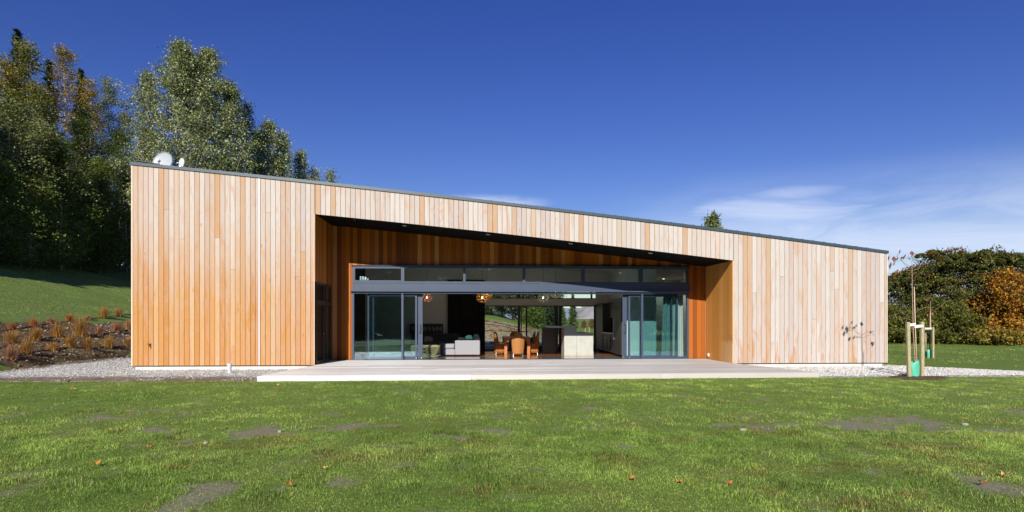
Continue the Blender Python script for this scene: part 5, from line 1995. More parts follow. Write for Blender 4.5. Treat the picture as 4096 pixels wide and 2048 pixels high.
def make_tree(name, label, cat, base, Ht, R, prof, pal, r, group=None, n_limb=40, up=0.7, droop=0.0, nleaf=8000, leaf=0.2, cb=0.12,
              clump=0.30, bark='bark', trunk_r=None, conifer=False, twigs=7, spread=0.3, mat='leaf', lean=(0, 0), asp=0.62, sub_r=1.0, flat=0.75, shoots=0):
    bx, by, bz = base
    t_ = thing(name, label, cat, (bx, by, bz), group)
    trunk_r = trunk_r or Ht * 0.011 + 0.04
    m = MB()
    top = Vector((bx + lean[0], by + lean[1], bz + Ht))
    tp = []
    for k in range(9):
        s = k / 8
        tp.append(Vector((bx + lean[0] * s + 0.02 * Ht * (math.sin(k * 1.7 + bx) * 0.3) * s, by + lean[1] * s, bz - 0.2 + (Ht * 0.985 + 0.2) * s)))
    m.tube(tp, [trunk_r * (1 - 0.93 * k / 8) for k in range(9)], 7)
    tw_c, tw_d, tw_s = [], [], []
    ga = 2.399963
    for i in range(n_limb):
        s = cb + (1 - cb) * ((i + r.uniform(0, 1)) / n_limb) ** 0.92 * 0.985
        h = (s - cb) / (1 - cb)
        rad = R * prof(h) * r.uniform(0.72, 1.12)
        a = i * ga + r.uniform(-0.5, 0.5)
        e = up * r.uniform(0.75, 1.2) if not conifer else r.uniform(-0.15, 0.25) + 0.35 * (h - 0.2)
        d = np.array([math.cos(a) * math.cos(e), math.sin(a) * math.cos(e), math.sin(e)])
        Ln = max(0.15, rad / max(0.25, math.cos(e)))
        Ln = min(Ln, max(0.4, (Ht * (1 - s) + 0.25) / (0.45 * max(0.15, math.sin(e))))) if not conifer else Ln
        # the limb leaves the trunk lower down so that its tip is at height s
        z0_ = bz + Ht * s - (Ln * math.sin(e) * 0.55 if not conifer else 0)
        z0_ = max(z0_, bz + Ht * cb * 0.55)
        f0 = (z0_ - bz) / Ht
        p0 = np.array([bx + lean[0] * f0, by + lean[1] * f0, z0_])
        pts = [p0 + d * Ln * q - np.array([0, 0, droop * Ln * q ** 2.2]) for q in (0, 0.3, 0.6, 0.85, 1.0)]
        lr = trunk_r * (0.30 * (1 - 0.8 * f0) + 0.02)
        if i % (1 if n_limb < 60 else 2) == 0:
            m.tube(pts, [lr, lr * 0.75, lr * 0.5, lr * 0.3, lr * 0.12], 4, 0, False)
        for q in range(twigs):
            f = r.uniform(0.22, 1.0) ** 0.8
            j = min(3, int(f * 4))
            c = pts[0] + d * Ln * f - np.array([0, 0, droop * Ln * f ** 2.2])
            o = r.normal(0, 1, 3)
            o[2] = o[2] * (0.35 if conifer else 0.75)
            c = c + o * Ln * spread * (0.55 if conifer else 0.5) * (1 - 0.35 * f)
            tw_c.append(c)
            dd = d + (0, 0, -droop * 1.2)
            tw_d.append(dd / np.linalg.norm(dd))
            tw_s.append((0.5 + 0.5 * (1 - h)) if conifer else 1.0)
    for i in range(shoots):
        a = r.uniform(0, 2 * math.pi)
        s0 = np.array([bx + math.cos(a) * R * r.uniform(0, 0.55), by + math.sin(a) * R * 0.5, bz + Ht * r.uniform(0.84, 0.95)])
        ln_ = r.uniform(0.6, 1.7)
        dr = np.array([math.cos(a) * 0.75 + 0.25, math.sin(a) * 0.75, 0])
        pts = [s0 + dr * ln_ * q + np.array([0, 0, ln_ * (0.95 * q - 0.75 * q * q)]) for q in (0, 0.35, 0.7, 1.0)]
        m.tube(pts, [0.018, 0.014, 0.009, 0.004], 4, 0, False)
        for q in np.linspace(0.25, 1.0, 6):
            tw_c.append(s0 + dr * ln_ * q + np.array([0, 0, ln_ * (0.95 * q - 0.75 * q * q)]))
            tw_d.append(dr / (np.linalg.norm(dr) + 1e-6))
            tw_s.append(0.35)
    m.build('trunk', bark, t_, True)
    tw_c, tw_d, tw_s = np.array(tw_c), np.array(tw_d), np.array(tw_s)
    k = r.integers(0, len(tw_c), nleaf)
    off = r.normal(0, 1, (nleaf, 3)) * clump * tw_s[k][:, None] * sub_r
    off[:, 2] *= flat
    if droop:
        off[:, 2] -= np.abs(r.normal(0, 1, nleaf)) * clump * droop * 1.6
    C = tw_c[k] + off
    P = leaf_cards(C, leaf, r, tw_d[k] if (conifer or droop > 0.25) else None, asp)
    pc = np.array([c_[:3] for c_ in pal])
    wts = np.array([c_[3] for c_ in pal], float)
    # colour varies by spray and by leaf
    tcol = r.choice(len(pal), len(tw_c), p=wts / wts.sum())
    lc = np.where(r.random(nleaf) < 0.6, tcol[k], r.choice(len(pal), nleaf, p=wts / wts.sum()))
    c = pc[lc] * r.uniform(0.65, 1.3, (nleaf, 1)) * (0.8 + 0.4 * r.random(len(tw_c)))[k][:, None]
    idx_ = np.arange(nleaf * 4).reshape(-1, 4)
    mesh_np('crown', P, [idx_], mat, tint=np.repeat(c, 4, 0), parent=t_)
    return t_


def spot(px, d, top_py):
    p_ = along(px, HOR, d)
    z = H(p_.x, p_.y)
    zt = 1.5 + (HOR - top_py) * d / F
    return (p_.x, p_.y, z), zt - z


oval = lambda h: max(0.06, math.sin(math.pi * min(1, (h * 0.86 + 0.14))) ** 0.75)
popl = lambda h: max(0.04, (1 - h) ** 0.78 * (0.55 + 1.1 * min(1, h * 3.0)) * 0.78)
cone = lambda h: max(0.02, (1 - h) ** 0.9)
birch = lambda h: max(0.07, (1 - h) ** 0.7 * min(1.0, 0.35 + h * 2.2) * 1.15)
broad = lambda h: max(0.12, math.sin(math.pi * min(1, h * 0.72 + 0.26)) ** 0.6) * (0.8 + 0.4 * random.random())

OLIVE = [(0.15, 0.165, 0.03, 4), (0.22, 0.215, 0.045, 2.4), (0.09, 0.11, 0.025, 2.4), (0.30, 0.24, 0.035, 0.8)]
PALE = [(0.18, 0.21, 0.07, 4), (0.27, 0.29, 0.12, 2.4), (0.11, 0.14, 0.04, 2)]
GREEN = [(0.12, 0.165, 0.028, 4), (0.18, 0.215, 0.045, 2), (0.07, 0.105, 0.022, 2)]
ORANGE = [(0.36, 0.215, 0.022, 3), (0.40, 0.28, 0.035, 2), (0.22, 0.175, 0.025, 3), (0.14, 0.145, 0.025, 3)]
YELL = [(0.26, 0.22, 0.035, 3), (0.17, 0.175, 0.035, 3), (0.36, 0.25, 0.03, 1)]
SPR = [(0.022, 0.045, 0.032, 4), (0.035, 0.062, 0.045, 2), (0.016, 0.030, 0.02, 2)]
POP = [(0.215, 0.25, 0.085, 4), (0.35, 0.385, 0.20, 2.8), (0.115, 0.145, 0.045, 2.2), (0.44, 0.46, 0.31, 0.9)]
HEDGE = [(0.080, 0.100, 0.020, 4), (0.14, 0.145, 0.028, 3), (0.15, 0.08, 0.02, 1.0), (0.045, 0.060, 0.014, 3)]
RUSTH = [(0.15, 0.088, 0.02, 2.5), (0.105, 0.11, 0.02, 3.5), (0.19, 0.10, 0.02, 1.5), (0.055, 0.062, 0.014, 2.5)]
OLV2 = [(0.13, 0.135, 0.024, 3), (0.19, 0.18, 0.03, 1.5), (0.08, 0.095, 0.02, 3)]
MAPLE = [(0.40, 0.18, 0.018, 4), (0.46, 0.24, 0.026, 2.2), (0.20, 0.075, 0.013, 2.5), (0.46, 0.26, 0.035, 0.8), (0.12, 0.10, 0.02, 1.2)]
PINE = [(0.055, 0.085, 0.03, 4), (0.085, 0.115, 0.045, 2), (0.03, 0.05, 0.02, 3)]
YGRN = [(0.115, 0.16, 0.03, 4), (0.16, 0.20, 0.04, 2), (0.08, 0.11, 0.025, 2)]

tg = np.random.default_rng(5)
FG = 'trees of the wood on the left hill'
forest = [
    # name, label, px, distance, top row, radius, palette, kind
    ('spruce_tree', 'dark spruce with the highest tip at the far left of the wood', 72, 52, 108, 2.6, SPR, 'con'),
    ('birch_tree', 'thin olive birch with a pale stem just right of the highest spruce', 112, 48, 148, 2.1, OLIVE, 'bir'),
    ('birch_tree', 'yellowish birch below the highest spruce at the left edge', 28, 45, 225, 2.5, YELL, 'bir'),
    ('spruce_tree', 'bluish spruce between the olive birch and the orange-topped tree', 198, 55, 232, 2.2, SPR, 'con'),
    ('birch_tree', 'orange-topped autumn birch standing tallest right of the spruces', 258, 51, 172, 2.5, ORANGE, 'bir'),
    ('spruce_tree', 'dark spruce hiding behind the orange-topped birch', 325, 57, 270, 2.3, SPR, 'con'),
    ('birch_tree', 'rusty brown birch below and right of the orange-topped birch', 362, 54, 318, 2.2, ORANGE, 'bir'),
    ('birch_tree', 'slender pale birch poking up alone left of the poplars', 432, 55, 306, 2.4, PALE, 'bir'),
    ('birch_tree', 'olive birch in the dip left of the big poplars', 500, 60, 440, 3.0, OLIVE, 'bir'),
    ('birch_tree', 'brownish birch close behind the high roof corner', 585, 63, 500, 3.0, YELL, 'bir'),
    ('birch_tree', 'grey-green drooping birch filling the left edge at mid height', 40, 41, 395, 3.4, PALE, 'bir'),
    ('birch_tree', 'broad pale drooping birch in the front of the wood', 178, 41, 478, 3.0, PALE, 'bir'),
    ('birch_tree', 'low birch with a bright crown in the middle of the wood', 243, 39.5, 565, 2.2, YGRN, 'bir'),
    ('birch_tree', 'low bright birch nearest the left end of the house', 402, 41, 632, 2.0, YGRN, 'bir'),
    ('birch_tree', 'dense green birch behind the low bright birches', 330, 47, 420, 2.9, GREEN, 'bir'),
    ('birch_tree', 'olive birch behind the broad pale drooping birch', 150, 46, 335, 2.8, OLIVE, 'bir'),
    ('birch_tree', 'dark green birch cut by the left edge of the photo', -70, 44, 300, 3.2, GREEN, 'bir'),
    ('birch_tree', 'green birch right behind the left wall of the house', 480, 50, 520, 2.9, GREEN, 'bir'),
    ('birch_tree', 'low shaded birch at the foot of the wood, left edge', -10, 38.5, 640, 2.6, GREEN, 'bir'),
    ('birch_tree', 'low shaded birch at the foot of the wood, below the broad pale one', 120, 39, 700, 2.6, GREEN, 'bir'),
    ('birch_tree', 'low shaded birch at the foot of the wood, beside the house', 505, 47, 690, 2.6, GREEN, 'bir'),
    ('birch_tree', 'low shaded birch at the foot of the wood, under the bright crowns', 320, 42, 720, 2.4, GREEN, 'bir'),
]
for nm, lab, px, d, top, R, pal, kind in forest:
    d, R = d * 1.24 + 0.032 * max(0, px), R * 1.3
    b_, h_ = spot(px, d, top)
    if kind == 'con':
        make_tree(nm, lab, 'tree', b_, h_, R, cone, pal, tg, FG, n_limb=110, up=0.1, nleaf=9000, leaf=0.36, cb=0.08, clump=0.24, conifer=True, droop=0.12, mat='needle', asp=0.28, twigs=5)
    else:
        make_tree(nm, lab, 'tree', b_, h_, R, birch, pal, tg, FG, n_limb=34, up=0.72, nleaf=15000, leaf=0.17, cb=0.08, clump=0.42, bark='barkpale', droop=0.42, spread=0.5, trunk_r=0.10 + h_ * 0.003, twigs=6)
for px, d, h_, R in [(-40, 62, 6, 3), (40, 64, 6.5, 3.2), (110, 66, 6, 3), (190, 70, 6.5, 3.2), (260, 74, 7, 3.4), (330, 78, 7, 3.4), (395, 82, 7, 3.4), (450, 86, 7.5, 3.6), (510, 90, 8, 3.8), (560, 94, 8, 4)]:
    b_, _ = spot(px, d, 900)
    make_tree('understorey_tree', 'low dark tree in the shade at the back of the wood', 'tree', b_, h_, R, broad, SPR, tg, 'understorey at the back of the wood', n_limb=30, up=0.5, nleaf=3500, leaf=0.3, cb=0.02, clump=0.4, spread=0.6, twigs=6, mat='needle')
PG = 'poplars behind the high end of the house'
pop = [
    ('tallest silvery poplar behind the high end of the house', 728, 66, 172, 5.6, 26000, POP),
    ('second tallest poplar, close right of the tallest one', 832, 68, 198, 4.9, 21000, POP),
    ('narrow poplar leaning out at the left of the tallest poplar', 590, 66, 282, 2.3, 6500, POP),
    ('poplar at the right shoulder of the tallest pair', 925, 70, 335, 3.4, 12000, POP),
    ('dark thin poplar in the gap right of the tallest pair', 985, 74, 405, 2.1, 5000, GREEN),
    ('poplar with a pointed top, first of the lower group down the roof line', 1075, 76, 478, 3.0, 9500, POP),
    ('rounder poplar in the middle of the lower group down the roof line', 1128, 78, 528, 2.7, 8500, POP),
    ('dark poplar left of the pointed one in the lower group', 1030, 80, 520, 2.6, 6500, GREEN),
    ('small poplar low down behind the roof, near the end of the row', 1203, 82, 602, 2.6, 6500, POP),
    ('shrubby poplar dipping to the roof line near the end of the row', 1258, 84, 668, 2.0, 3500, POP),
    ('last little poplar of the row, just clearing the roof', 1322, 86, 678, 1.7, 3500, POP),
]
for lab, px, d, top, R, nl, pal in pop:
    b_, h_ = spot(px, d, top)
    make_tree('poplar_tree', lab, 'tree', b_, h_, R, popl, pal, tg, PG, n_limb=84 if nl > 9000 else 56, up=1.06, nleaf=int(nl * 1.9), leaf=0.19, cb=0.10, clump=0.36, bark='barkpale', droop=0.0, spread=0.36, twigs=10, trunk_r=0.16)
b_, h_ = spot(2850, 60, 858)
make_tree('poplar_tree', 'lone bright green treetop showing above the low part of the roof', 'tree', b_, h_, 1.75, popl, [(0.14, 0.18, 0.03, 3), (0.22, 0.22, 0.04, 2), (0.08, 0.12, 0.02, 2)], tg, None, n_limb=46, up=0.95, nleaf=5000, leaf=0.22, cb=0.2, clump=0.28)

HG = 'trees of the belt on the right'
belt = [
    ('olive tree of the belt nearest the right end of the house', 3575, 47, 1108, 2.9, HEDGE, 6500),
    ('rust-tinged tree second from the house in the right belt', 3655, 48, 1088, 2.9, RUSTH, 6500),
    ('dark tree behind the near sapling in the right belt', 3728, 47, 1050, 3.0, HEDGE, 7500),
    ('highest tree of the right belt with loose arching shoots', 3812, 48, 1000, 3.3, RUSTH, 9000),
    ('dark tree right of the highest one in the right belt', 3900, 47, 1016, 3.2, HEDGE, 9000),
    ('dark green tree behind the orange maple', 3992, 48, 1016, 3.2, HEDGE, 9000),
    ('dark tree at the right edge above the orange maples', 4085, 48, 1012, 3.2, HEDGE, 8000),
    ('tree of the right belt running out of the photo', 4190, 48, 1016, 3.2, HEDGE, 6000),
    ('low leafy olive tree in front, close to the right end of the house', 3592, 43.5, 1235, 2.1, OLV2, 5000),
    ('low spreading yellow-green tree in front of the right belt, beside the far sapling', 3775, 43.5, 1222, 2.5, OLV2, 6500),
    ('low green tree in shade between the yellow-green and orange ones', 3905, 45.5, 1200, 2.2, GREEN, 5500),
    ('dark shrubby tree low behind the two saplings', 3690, 46, 1200, 2.4, HEDGE, 5500),
]
for lab, px, d, top, R, pal, nl in belt:
    b_, h_ = spot(px, d, top)
    make_tree('hedgerow_tree', lab, 'tree', b_, h_, R, broad, pal, tg, HG, n_limb=46, up=0.55, nleaf=int(nl * 2.2), leaf=0.145, cb=0.05, clump=0.23, droop=0.2, spread=0.62, twigs=5, flat=0.38, shoots=16 if top < 1150 else 0)
for lab, px, d, top, R, nl in (('glowing orange maple in front of the right belt', 4046, 42, 1098, 1.75, 11000), ('orange maple cut by the right edge of the photo', 4128, 43, 1140, 2.0, 10000)):
    b_, h_ = spot(px, d, top)
    make_tree('maple_tree', lab, 'tree', b_, h_, R, broad, MAPLE, tg, 'orange maples', n_limb=44, up=0.6, nleaf=nl, leaf=0.165, cb=0.04, clump=0.24, spread=0.55, twigs=9)
b_, h_ = spot(3995, 40.5, 1338)
make_tree('shrub', 'low golden shrub at the foot of the orange maple', 'shrub', b_, h_, 1.7, broad, [(0.30, 0.20, 0.028, 3), (0.35, 0.26, 0.04, 2), (0.13, 0.13, 0.03, 2)], tg, None, n_limb=26, up=0.5, nleaf=2600, leaf=0.16, cb=0.02, clump=0.2, trunk_r=0.05)

# trees seen through the house
RG = 'trees beyond the rear bank, seen through the house'
rear_t = [
    ('dark pine at the left of the rear window, next to the black curtain', 1925, 58, 940, 2.6, PINE, 5000),
    ('pine second from the black curtain beyond the rear bank', 1965, 60, 960, 2.6, PINE, 5000),
    ('greyer pine third from the black curtain beyond the rear bank', 2008, 61, 930, 2.6, PINE, 5000),
    ('pine straight behind the dining table beyond the rear bank', 2052, 60, 960, 2.6, PINE, 5000),
    ('pine behind the window posts beyond the rear bank', 2092, 61, 950, 2.5, PINE, 5000),
    ('yellow-green rounded tree seen through the tinted rear pane', 2137, 56, 1232, 1.0, YGRN, 2200),
    ('dark pine behind the yellow-green tree', 2150, 62, 965, 2.6, PINE, 5000),
    ('dark pine above the raised island end', 2190, 63, 960, 1.35, PINE, 4000),
    ('pine half hidden by the right window post', 2222, 66, 1010, 0.6, PINE, 2500),
]
for lab, px, d, top, R, pal, nl in rear_t:
    b_, h_ = spot(px, d, top)
    make_tree('pine_tree' if pal is PINE else 'round_tree', lab, 'tree', b_, h_, R, broad, pal, tg, RG, n_limb=40, up=0.5, nleaf=int(nl * 2.6), leaf=0.14, cb=0.04, clump=0.2, spread=0.5, twigs=8)
for lab, px, d, top, R in (('conifer with layered branches beside the rear window post', 2246, 85, 1205, 0.75), ('neat pointed conifer standing on the rear field before the grey hill', 2291, 110, 1178, 1.12)):
    b_, h_ = spot(px, d, top)
    make_tree('conifer_tree', lab, 'tree', b_, h_, R, cone, [(0.075, 0.13, 0.035, 3), (0.11, 0.17, 0.05, 2), (0.04, 0.07, 0.02, 2)], tg, None, n_limb=120, up=0.1, nleaf=7500, leaf=0.24, cb=0.02, clump=0.10, conifer=True, mat='needle', asp=0.35, twigs=4)
for i, (px, d, top, R) in enumerate(((2335, 105, 1285, 0.42), (2367, 104, 1278, 0.68))):
    b_, h_ = spot(px, d, top)
    make_tree('shrub', ('smaller reddish shrub left of another on the rear field', 'larger reddish shrub on the rear field by the kitchen wall')[i], 'shrub', b_, h_, R, broad, [(0.20, 0.10, 0.06, 3), (0.15, 0.12, 0.05, 2)], tg, 'reddish shrubs on the rear field', n_limb=20, up=0.5, nleaf=900, leaf=0.14, cb=0.02, clump=0.1, trunk_r=0.05)
for i, (px, top) in enumerate(((2341, 1312), (2357, 1309))):
    g = hit(px, 1331)
    d = (g - CAM).length
    tag(MB().box(g.x - .03, g.x + .03, g.y - .03, g.y + .03, g.z - .1, g.z + (1331 - top) * d / F).build('stake', 'stake'), ('left', 'right')[i] + ' one of two thin stakes on the rear field beyond the island', 'stake', 'stakes on the rear field')
# big trees out of the frame to the left that shade the foot of the wood, and the trees behind the photographer that the glass mirrors
SG = 'tall trees outside the photo on the left'
for i, (x, y, h, R) in enumerate(((-35.6, 16, 8, 2.0), (-38.8, 15, 14, 3.0), (-42.8, 17, 19, 3.6), (-47.5, 15, 22, 4.5), (-53, 17, 24, 5), (-59, 15, 25, 5), (-66, 17, 25, 5.5), (-45, 24, 19, 4), (-52, 25, 22, 5))):
    make_tree('spruce_tree', 'tall dark spruce outside the left edge of the photo', 'tree', (x, y, H(x, y)), h, R, lambda h_: max(0.05, min(1.0, (1 - h_) * 2.6)), SPR, tg, SG, n_limb=90, up=0.1, nleaf=13000, leaf=0.9, cb=0.02, clump=0.6, conifer=True, mat='needle', asp=0.5, twigs=7)
BG = 'trees behind the photographer'
for i in range(11):
    x = -34 + i * 5.6 + tg.uniform(-0.8, 0.8)
    y = -38 + tg.uniform(-1.2, 1.2)
    make_tree('broad_tree', 'dark bushy tree in the row behind the photographer', 'tree', (x, y, H(x, y)), tg.uniform(5.6, 7.0), 3.5, broad, [(0.02, 0.035, 0.016, 3), (0.03, 0.045, 0.02, 2)], tg, BG, mat='needle', n_limb=34, up=0.5, nleaf=9000, leaf=0.55, cb=0.01, clump=0.45, spread=0.55, twigs=7)
# ================================================================ far hills
def hill_mesh(name, px0, px1, d, prof, mat, depth, seed):
    n = 60
    us = np.linspace(px0, px1, n)
    ridge = np.array([prof((u - px0) / (px1 - px0)) for u in us])
    vs = np.linspace(0, 1, 26)
    P = np.zeros((26, n, 3))
    for j, v in enumerate(vs):
        dist = d - depth * 0.5 + depth * v
        for i, u in enumerate(us):
            p_ = along(u, HOR, dist)
            s = math.sin(math.pi * v) ** 0.9
            h = ridge[i] * s
            h += (float(fbm(np.array([p_.x * 0.011 + seed]), np.array([p_.y * 0.011]), 5)[0]) - 0.5) * ridge[i] * 0.9 * s
            P[j, i] = (p_.x, p_.y, H(p_.x, p_.y) - 3 + max(0, h))
    ix = np.arange(26 * n).reshape(26, n)
    q = np.stack([ix[:-1, :-1], ix[:-1, 1:], ix[1:, 1:], ix[1:, :-1]], -1).reshape(-1, 4)
    return struct(mesh_np(name, P.reshape(-1, 3), [q], mat))


hill_mesh('rocky_hill', 2262, 2760, 1500, lambda u: 46 * smooth(u, 0.0, 0.22) * (1 - smooth(u, 0.6, 1.0)) + 1, 'rock', 700, 3.3)
# wooded ridge behind the photographer, mirrored in the glass
us = np.linspace(-620, 620, 90)
vs_ = np.linspace(0, 1, 14)
U, Vv = np.meshgrid(us, vs_)
Yr = -330 - 260 * Vv
Zr = (105 + 30 * (fbm(U * 0.006 + 3, U * 0, 4) - 0.5) + 14 * (fbm(U * 0.05, Vv * 9, 3) - 0.5)) * np.sin(np.pi * Vv * 0.5 + 0.02)
ix = np.arange(U.size).reshape(U.shape)
q = np.stack([ix[:-1, :-1], ix[1:, :-1], ix[1:, 1:], ix[:-1, 1:]], -1).reshape(-1, 4)
M['ridge'] = mat_plain('wooded_ridge', (0.022, 0.040, 0.030), 0.95, 0, 0.5, 0.05, 0)
struct(mesh_np('wooded_ridge', np.stack([U.ravel(), Yr.ravel(), Zr.ravel() - 1], 1), [q], 'ridge'))
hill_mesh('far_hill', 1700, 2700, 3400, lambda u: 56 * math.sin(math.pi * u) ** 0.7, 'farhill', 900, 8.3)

# ================================================================ staked saplings
def stake(px, py_b, py_t, w, d_hint, lab, grp, tilt=0.0):
    g = hit(px, py_b)
    d = (g - CAM).dot(Vector((sn, cs, 0)))
    h = (py_b - py_t) * d / F
    m = MB()
    hw_ = w / 2
    lo = [(g.x - hw_, g.y - hw_, g.z - 0.15), (g.x + hw_, g.y - hw_, g.z - 0.15), (g.x + hw_, g.y + hw_, g.z - 0.15), (g.x - hw_, g.y + hw_, g.z - 0.15)]
    hi = [(p_[0] + tilt, p_[1], g.z + h) for p_ in lo]
    m.hexa(lo, hi)
    tag(m.build('stake', 'stake', None, False, 0.006), lab, 'stake', grp)
    return g, h


sg, shh = 'square timber stakes of the saplings', None
gl, hl = stake(3637, 1514, 1288, 0.088, 18, 'left timber stake of the nearer sapling', sg, -0.045)
gr, hr = stake(3688, 1511, 1288, 0.088, 18, 'right timber stake of the nearer sapling', sg, 0.0)
fl_, hfl = stake(3706, 1429, 1309, 0.06, 28, 'left timber stake of the farther sapling', sg, -0.06)
fr_, hfr = stake(3732, 1432, 1308, 0.075, 28, 'right timber stake of the farther sapling', sg, 0.0)


def px_pt(px, py, Y, dy=0.0):
    p_ = at(px, py, Y)
    return Vector((p_.x, Y + dy, p_.z))


def leaf_blob(m, c, s, r):
    """a curled hanging leaf: two bent halves."""
    a = r.uniform(0, math.pi)
    ux = Vector((math.cos(a), math.sin(a), 0.1))
    n_ = Vector((-ux.y, ux.x, 0))
    top_ = c + Vector((0, 0, s * 0.6))
    bot = c - Vector((0, 0, s * 0.75)) + n_ * s * 0.25
    l1, l2 = c + ux * s * 0.5 + n_ * s * 0.2, c - ux * s * 0.5 + n_ * s * 0.2
    mid = c - n_ * s * 0.08
    m.add([top_, l1, bot, l2, mid], [(0, 1, 4), (1, 2, 4), (2, 3, 4), (3, 0, 4)])


M['redleaf'] = mat_plain('red_autumn_leaf', (0.15, 0.05, 0.04), 0.5, 0, 0.6, 9)
SYP = (gl.y + gr.y) / 2
sap = thing('sapling_tree', 'young bare tree with a few dark red leaves, tied between the nearer stakes', 'young tree', ((gl.x + gr.x) / 2, SYP, gl.z))
Q = lambda px, py, dy=0.0: px_pt(px, py, SYP + 0.06, dy)
m = MB()
m.tube([Q(3661, 1510), Q(3659, 1430), Q(3653, 1330), Q(3650, 1200), Q(3648, 1072), Q(3647, 1005)], [0.021, 0.018, 0.015, 0.012, 0.009, 0.004], 7)
m.build('trunk', 'twig', sap, True)
m = MB()
brs = [[(3648, 1072), (3622, 1055), (3600, 1035), (3586, 1027), (3560, 1023)], [(3600, 1035), (3622, 1058), (3640, 1066)], [(3588, 1027), (3590, 1013), (3600, 1005)], [(3606, 1041), (3585, 1048), (3566, 1058)],
       [(3648, 1083), (3630, 1081), (3610, 1083), (3592, 1090)], [(3648, 1076), (3620, 1075), (3612, 1078)], [(3649, 1068), (3668, 1055), (3690, 1052)], [(3649, 1082), (3675, 1076), (3692, 1062), (3715, 1053)],
       [(3654, 1295), (3640, 1280), (3620, 1273), (3602, 1274)], [(3656, 1258), (3670, 1243), (3700, 1230), (3713, 1226)], [(3600, 1036), (3612, 1033), (3622, 1024)], [(3648, 1100), (3660, 1090), (3665, 1105)]]
for i, b_ in enumerate(brs):
    k = 0.12 * math.sin(i * 2.1)
    m.tube([Q(px, py, k * j / len(b_)) for j, (px, py) in enumerate(b_)], [0.006 - 0.004 * j / len(b_) for j in range(len(b_))], 5)
m.build('branch', 'twig', sap, True)
lr_ = np.random.default_rng(12)
for px, py, s in ((3557, 1031, .105), (3575, 1037, .12), (3565, 1061, .14), (3578, 1055, .07), (3591, 1034, .08), (3601, 1006, .09), (3607, 1032, .06), (3622, 1023, .07), (3613, 1031, .06), (3647, 1013, .10), (3690, 1055, .07), (3699, 1052, .05),
                  (3589, 1088, .11), (3611, 1080, .10), (3625, 1075, .06), (3617, 1073, .05), (3593, 1083, .06), (3610, 1249, .06), (3671, 1234, .07), (3704, 1066, .05)):
    m = MB()
    leaf_blob(m, Q(px, py), s * 1.2, lr_)
    m.build('leaf', 'redleaf', sap)
tag(MB().tube([Q(3664, 1508, -0.05), Q(3659, 1330, -0.03), Q(3654, 1148, -0.03)], [0.013, 0.012, 0.011], 7).build('bamboo_cane', 'bamboo', None, True), 'bamboo cane tied beside the nearer sapling', 'cane')


def tie(a, b, w, lab):
    m = MB()
    d_ = (b - a)
    n_ = Vector((d_.y, -d_.x, 0)).normalized() * 0.05
    for s_ in (-1, 1):
        p0_, p1_ = a + n_ * s_, b + n_ * s_ * 0.6
        o_ = n_.normalized() * 0.006
        m.hexa([p0_ - Vector((0, 0, w / 2)) - o_, p1_ - Vector((0, 0, w / 2)) - o_, p1_ - Vector((0, 0, w / 2)) + o_, p0_ - Vector((0, 0, w / 2)) + o_],
               [p0_ + Vector((0, 0, w / 2)) - o_, p1_ + Vector((0, 0, w / 2)) - o_, p1_ + Vector((0, 0, w / 2)) + o_, p0_ + Vector((0, 0, w / 2)) + o_])
    tag(m.build('tree_tie', 'tie'), lab, 'tie', 'webbing ties of the saplings')


tie(Q(3629, 1301), Q(3660, 1297), 0.075, 'white webbing tie on the left stake of the nearer sapling')
tie(Q(3653, 1306), Q(3690, 1304), 0.075, 'white webbing tie on the right stake of the nearer sapling')


def guard(px0, px1, pyt, pyb, Y, lab, r):
    a, b = at(px0, pyb, Y), at(px1, pyt, Y)
    c_x, R_ = (a.x + b.x) / 2, (b.x - a.x) / 2
    zb_, zt_ = H(c_x, Y) - 0.01, b.z
    n_, vs, fs = 20, [], []
    for lay in (1.0, 0.94):
        for j in range(9):
            v = j / 8
            for k in range(n_):
                w = 2 * math.pi * k / n_
                rr = R_ * lay * (0.80 + 0.22 * math.sin(math.pi * (0.25 + v * 0.5)) + 0.07 * math.sin(3 * w + 5 * v) * (1 - 0.4 * v) + 0.05 * math.sin(7 * w + 9 * v) * (1 - v))
                top_ = zt_ - (0.10 * (1 - math.cos(w)) / 2 if px1 - px0 > 25 else 0.03)
                vs.append((c_x + rr * math.cos(w) - 0.06 * R_ * v, Y + rr * 0.7 * math.sin(w), zb_ + (top_ - zb_) * v))
    for lay in range(2):
        o_ = lay * 9 * n_
        for j in range(8):
            for k in range(n_):
                k2 = (k + 1) % n_
                q = (o_ + j * n_ + k, o_ + j * n_ + k2, o_ + (j + 1) * n_ + k2, o_ + (j + 1) * n_ + k)
                fs.append(q if lay == 0 else q[::-1])
    for k in range(n_):
        k2 = (k + 1) % n_
        fs.append((8 * n_ + k, 8 * n_ + k2, 17 * n_ + k2, 17 * n_ + k))
    tag(MB().add(vs, fs).build('tree_guard', 'guard', None, True), lab, 'tree guard', 'green plastic sleeves of the saplings')


guard(3640, 3676, 1439, 1508, SYP + 0.05, 'green plastic sleeve round the foot of the nearer sapling', lr_)
FY = (fl_.y + fr_.y) / 2
guard(3708, 3729, 1396, 1432, FY, 'green plastic sleeve round the foot of the farther sapling', lr_)
Q2 = lambda px, py, dy=0.0: px_pt(px, py, FY, dy)
sap2 = thing('sapling_tree', 'slighter nearly leafless young tree farther out on the right lawn', 'young tree', (Q2(3720, 1430).x, FY, fl_.z))
m = MB()
m.tube([Q2(3718, 1430), Q2(3719, 1320), Q2(3721, 1240), Q2(3722, 1202)], [0.02, 0.016, 0.012, 0.006], 6)
m.build('trunk', 'twig', sap2, True)
m = MB()
m.tube([Q2(3722, 1208), Q2(3730, 1202), Q2(3740, 1204)], [0.006, 0.005, 0.003], 5)
m.tube([Q2(3720, 1262), Q2(3740, 1240), Q2(3775, 1215), Q2(3790, 1202)], [0.007, 0.006, 0.004, 0.003], 5)
m.build('branch', 'twig', sap2, True)
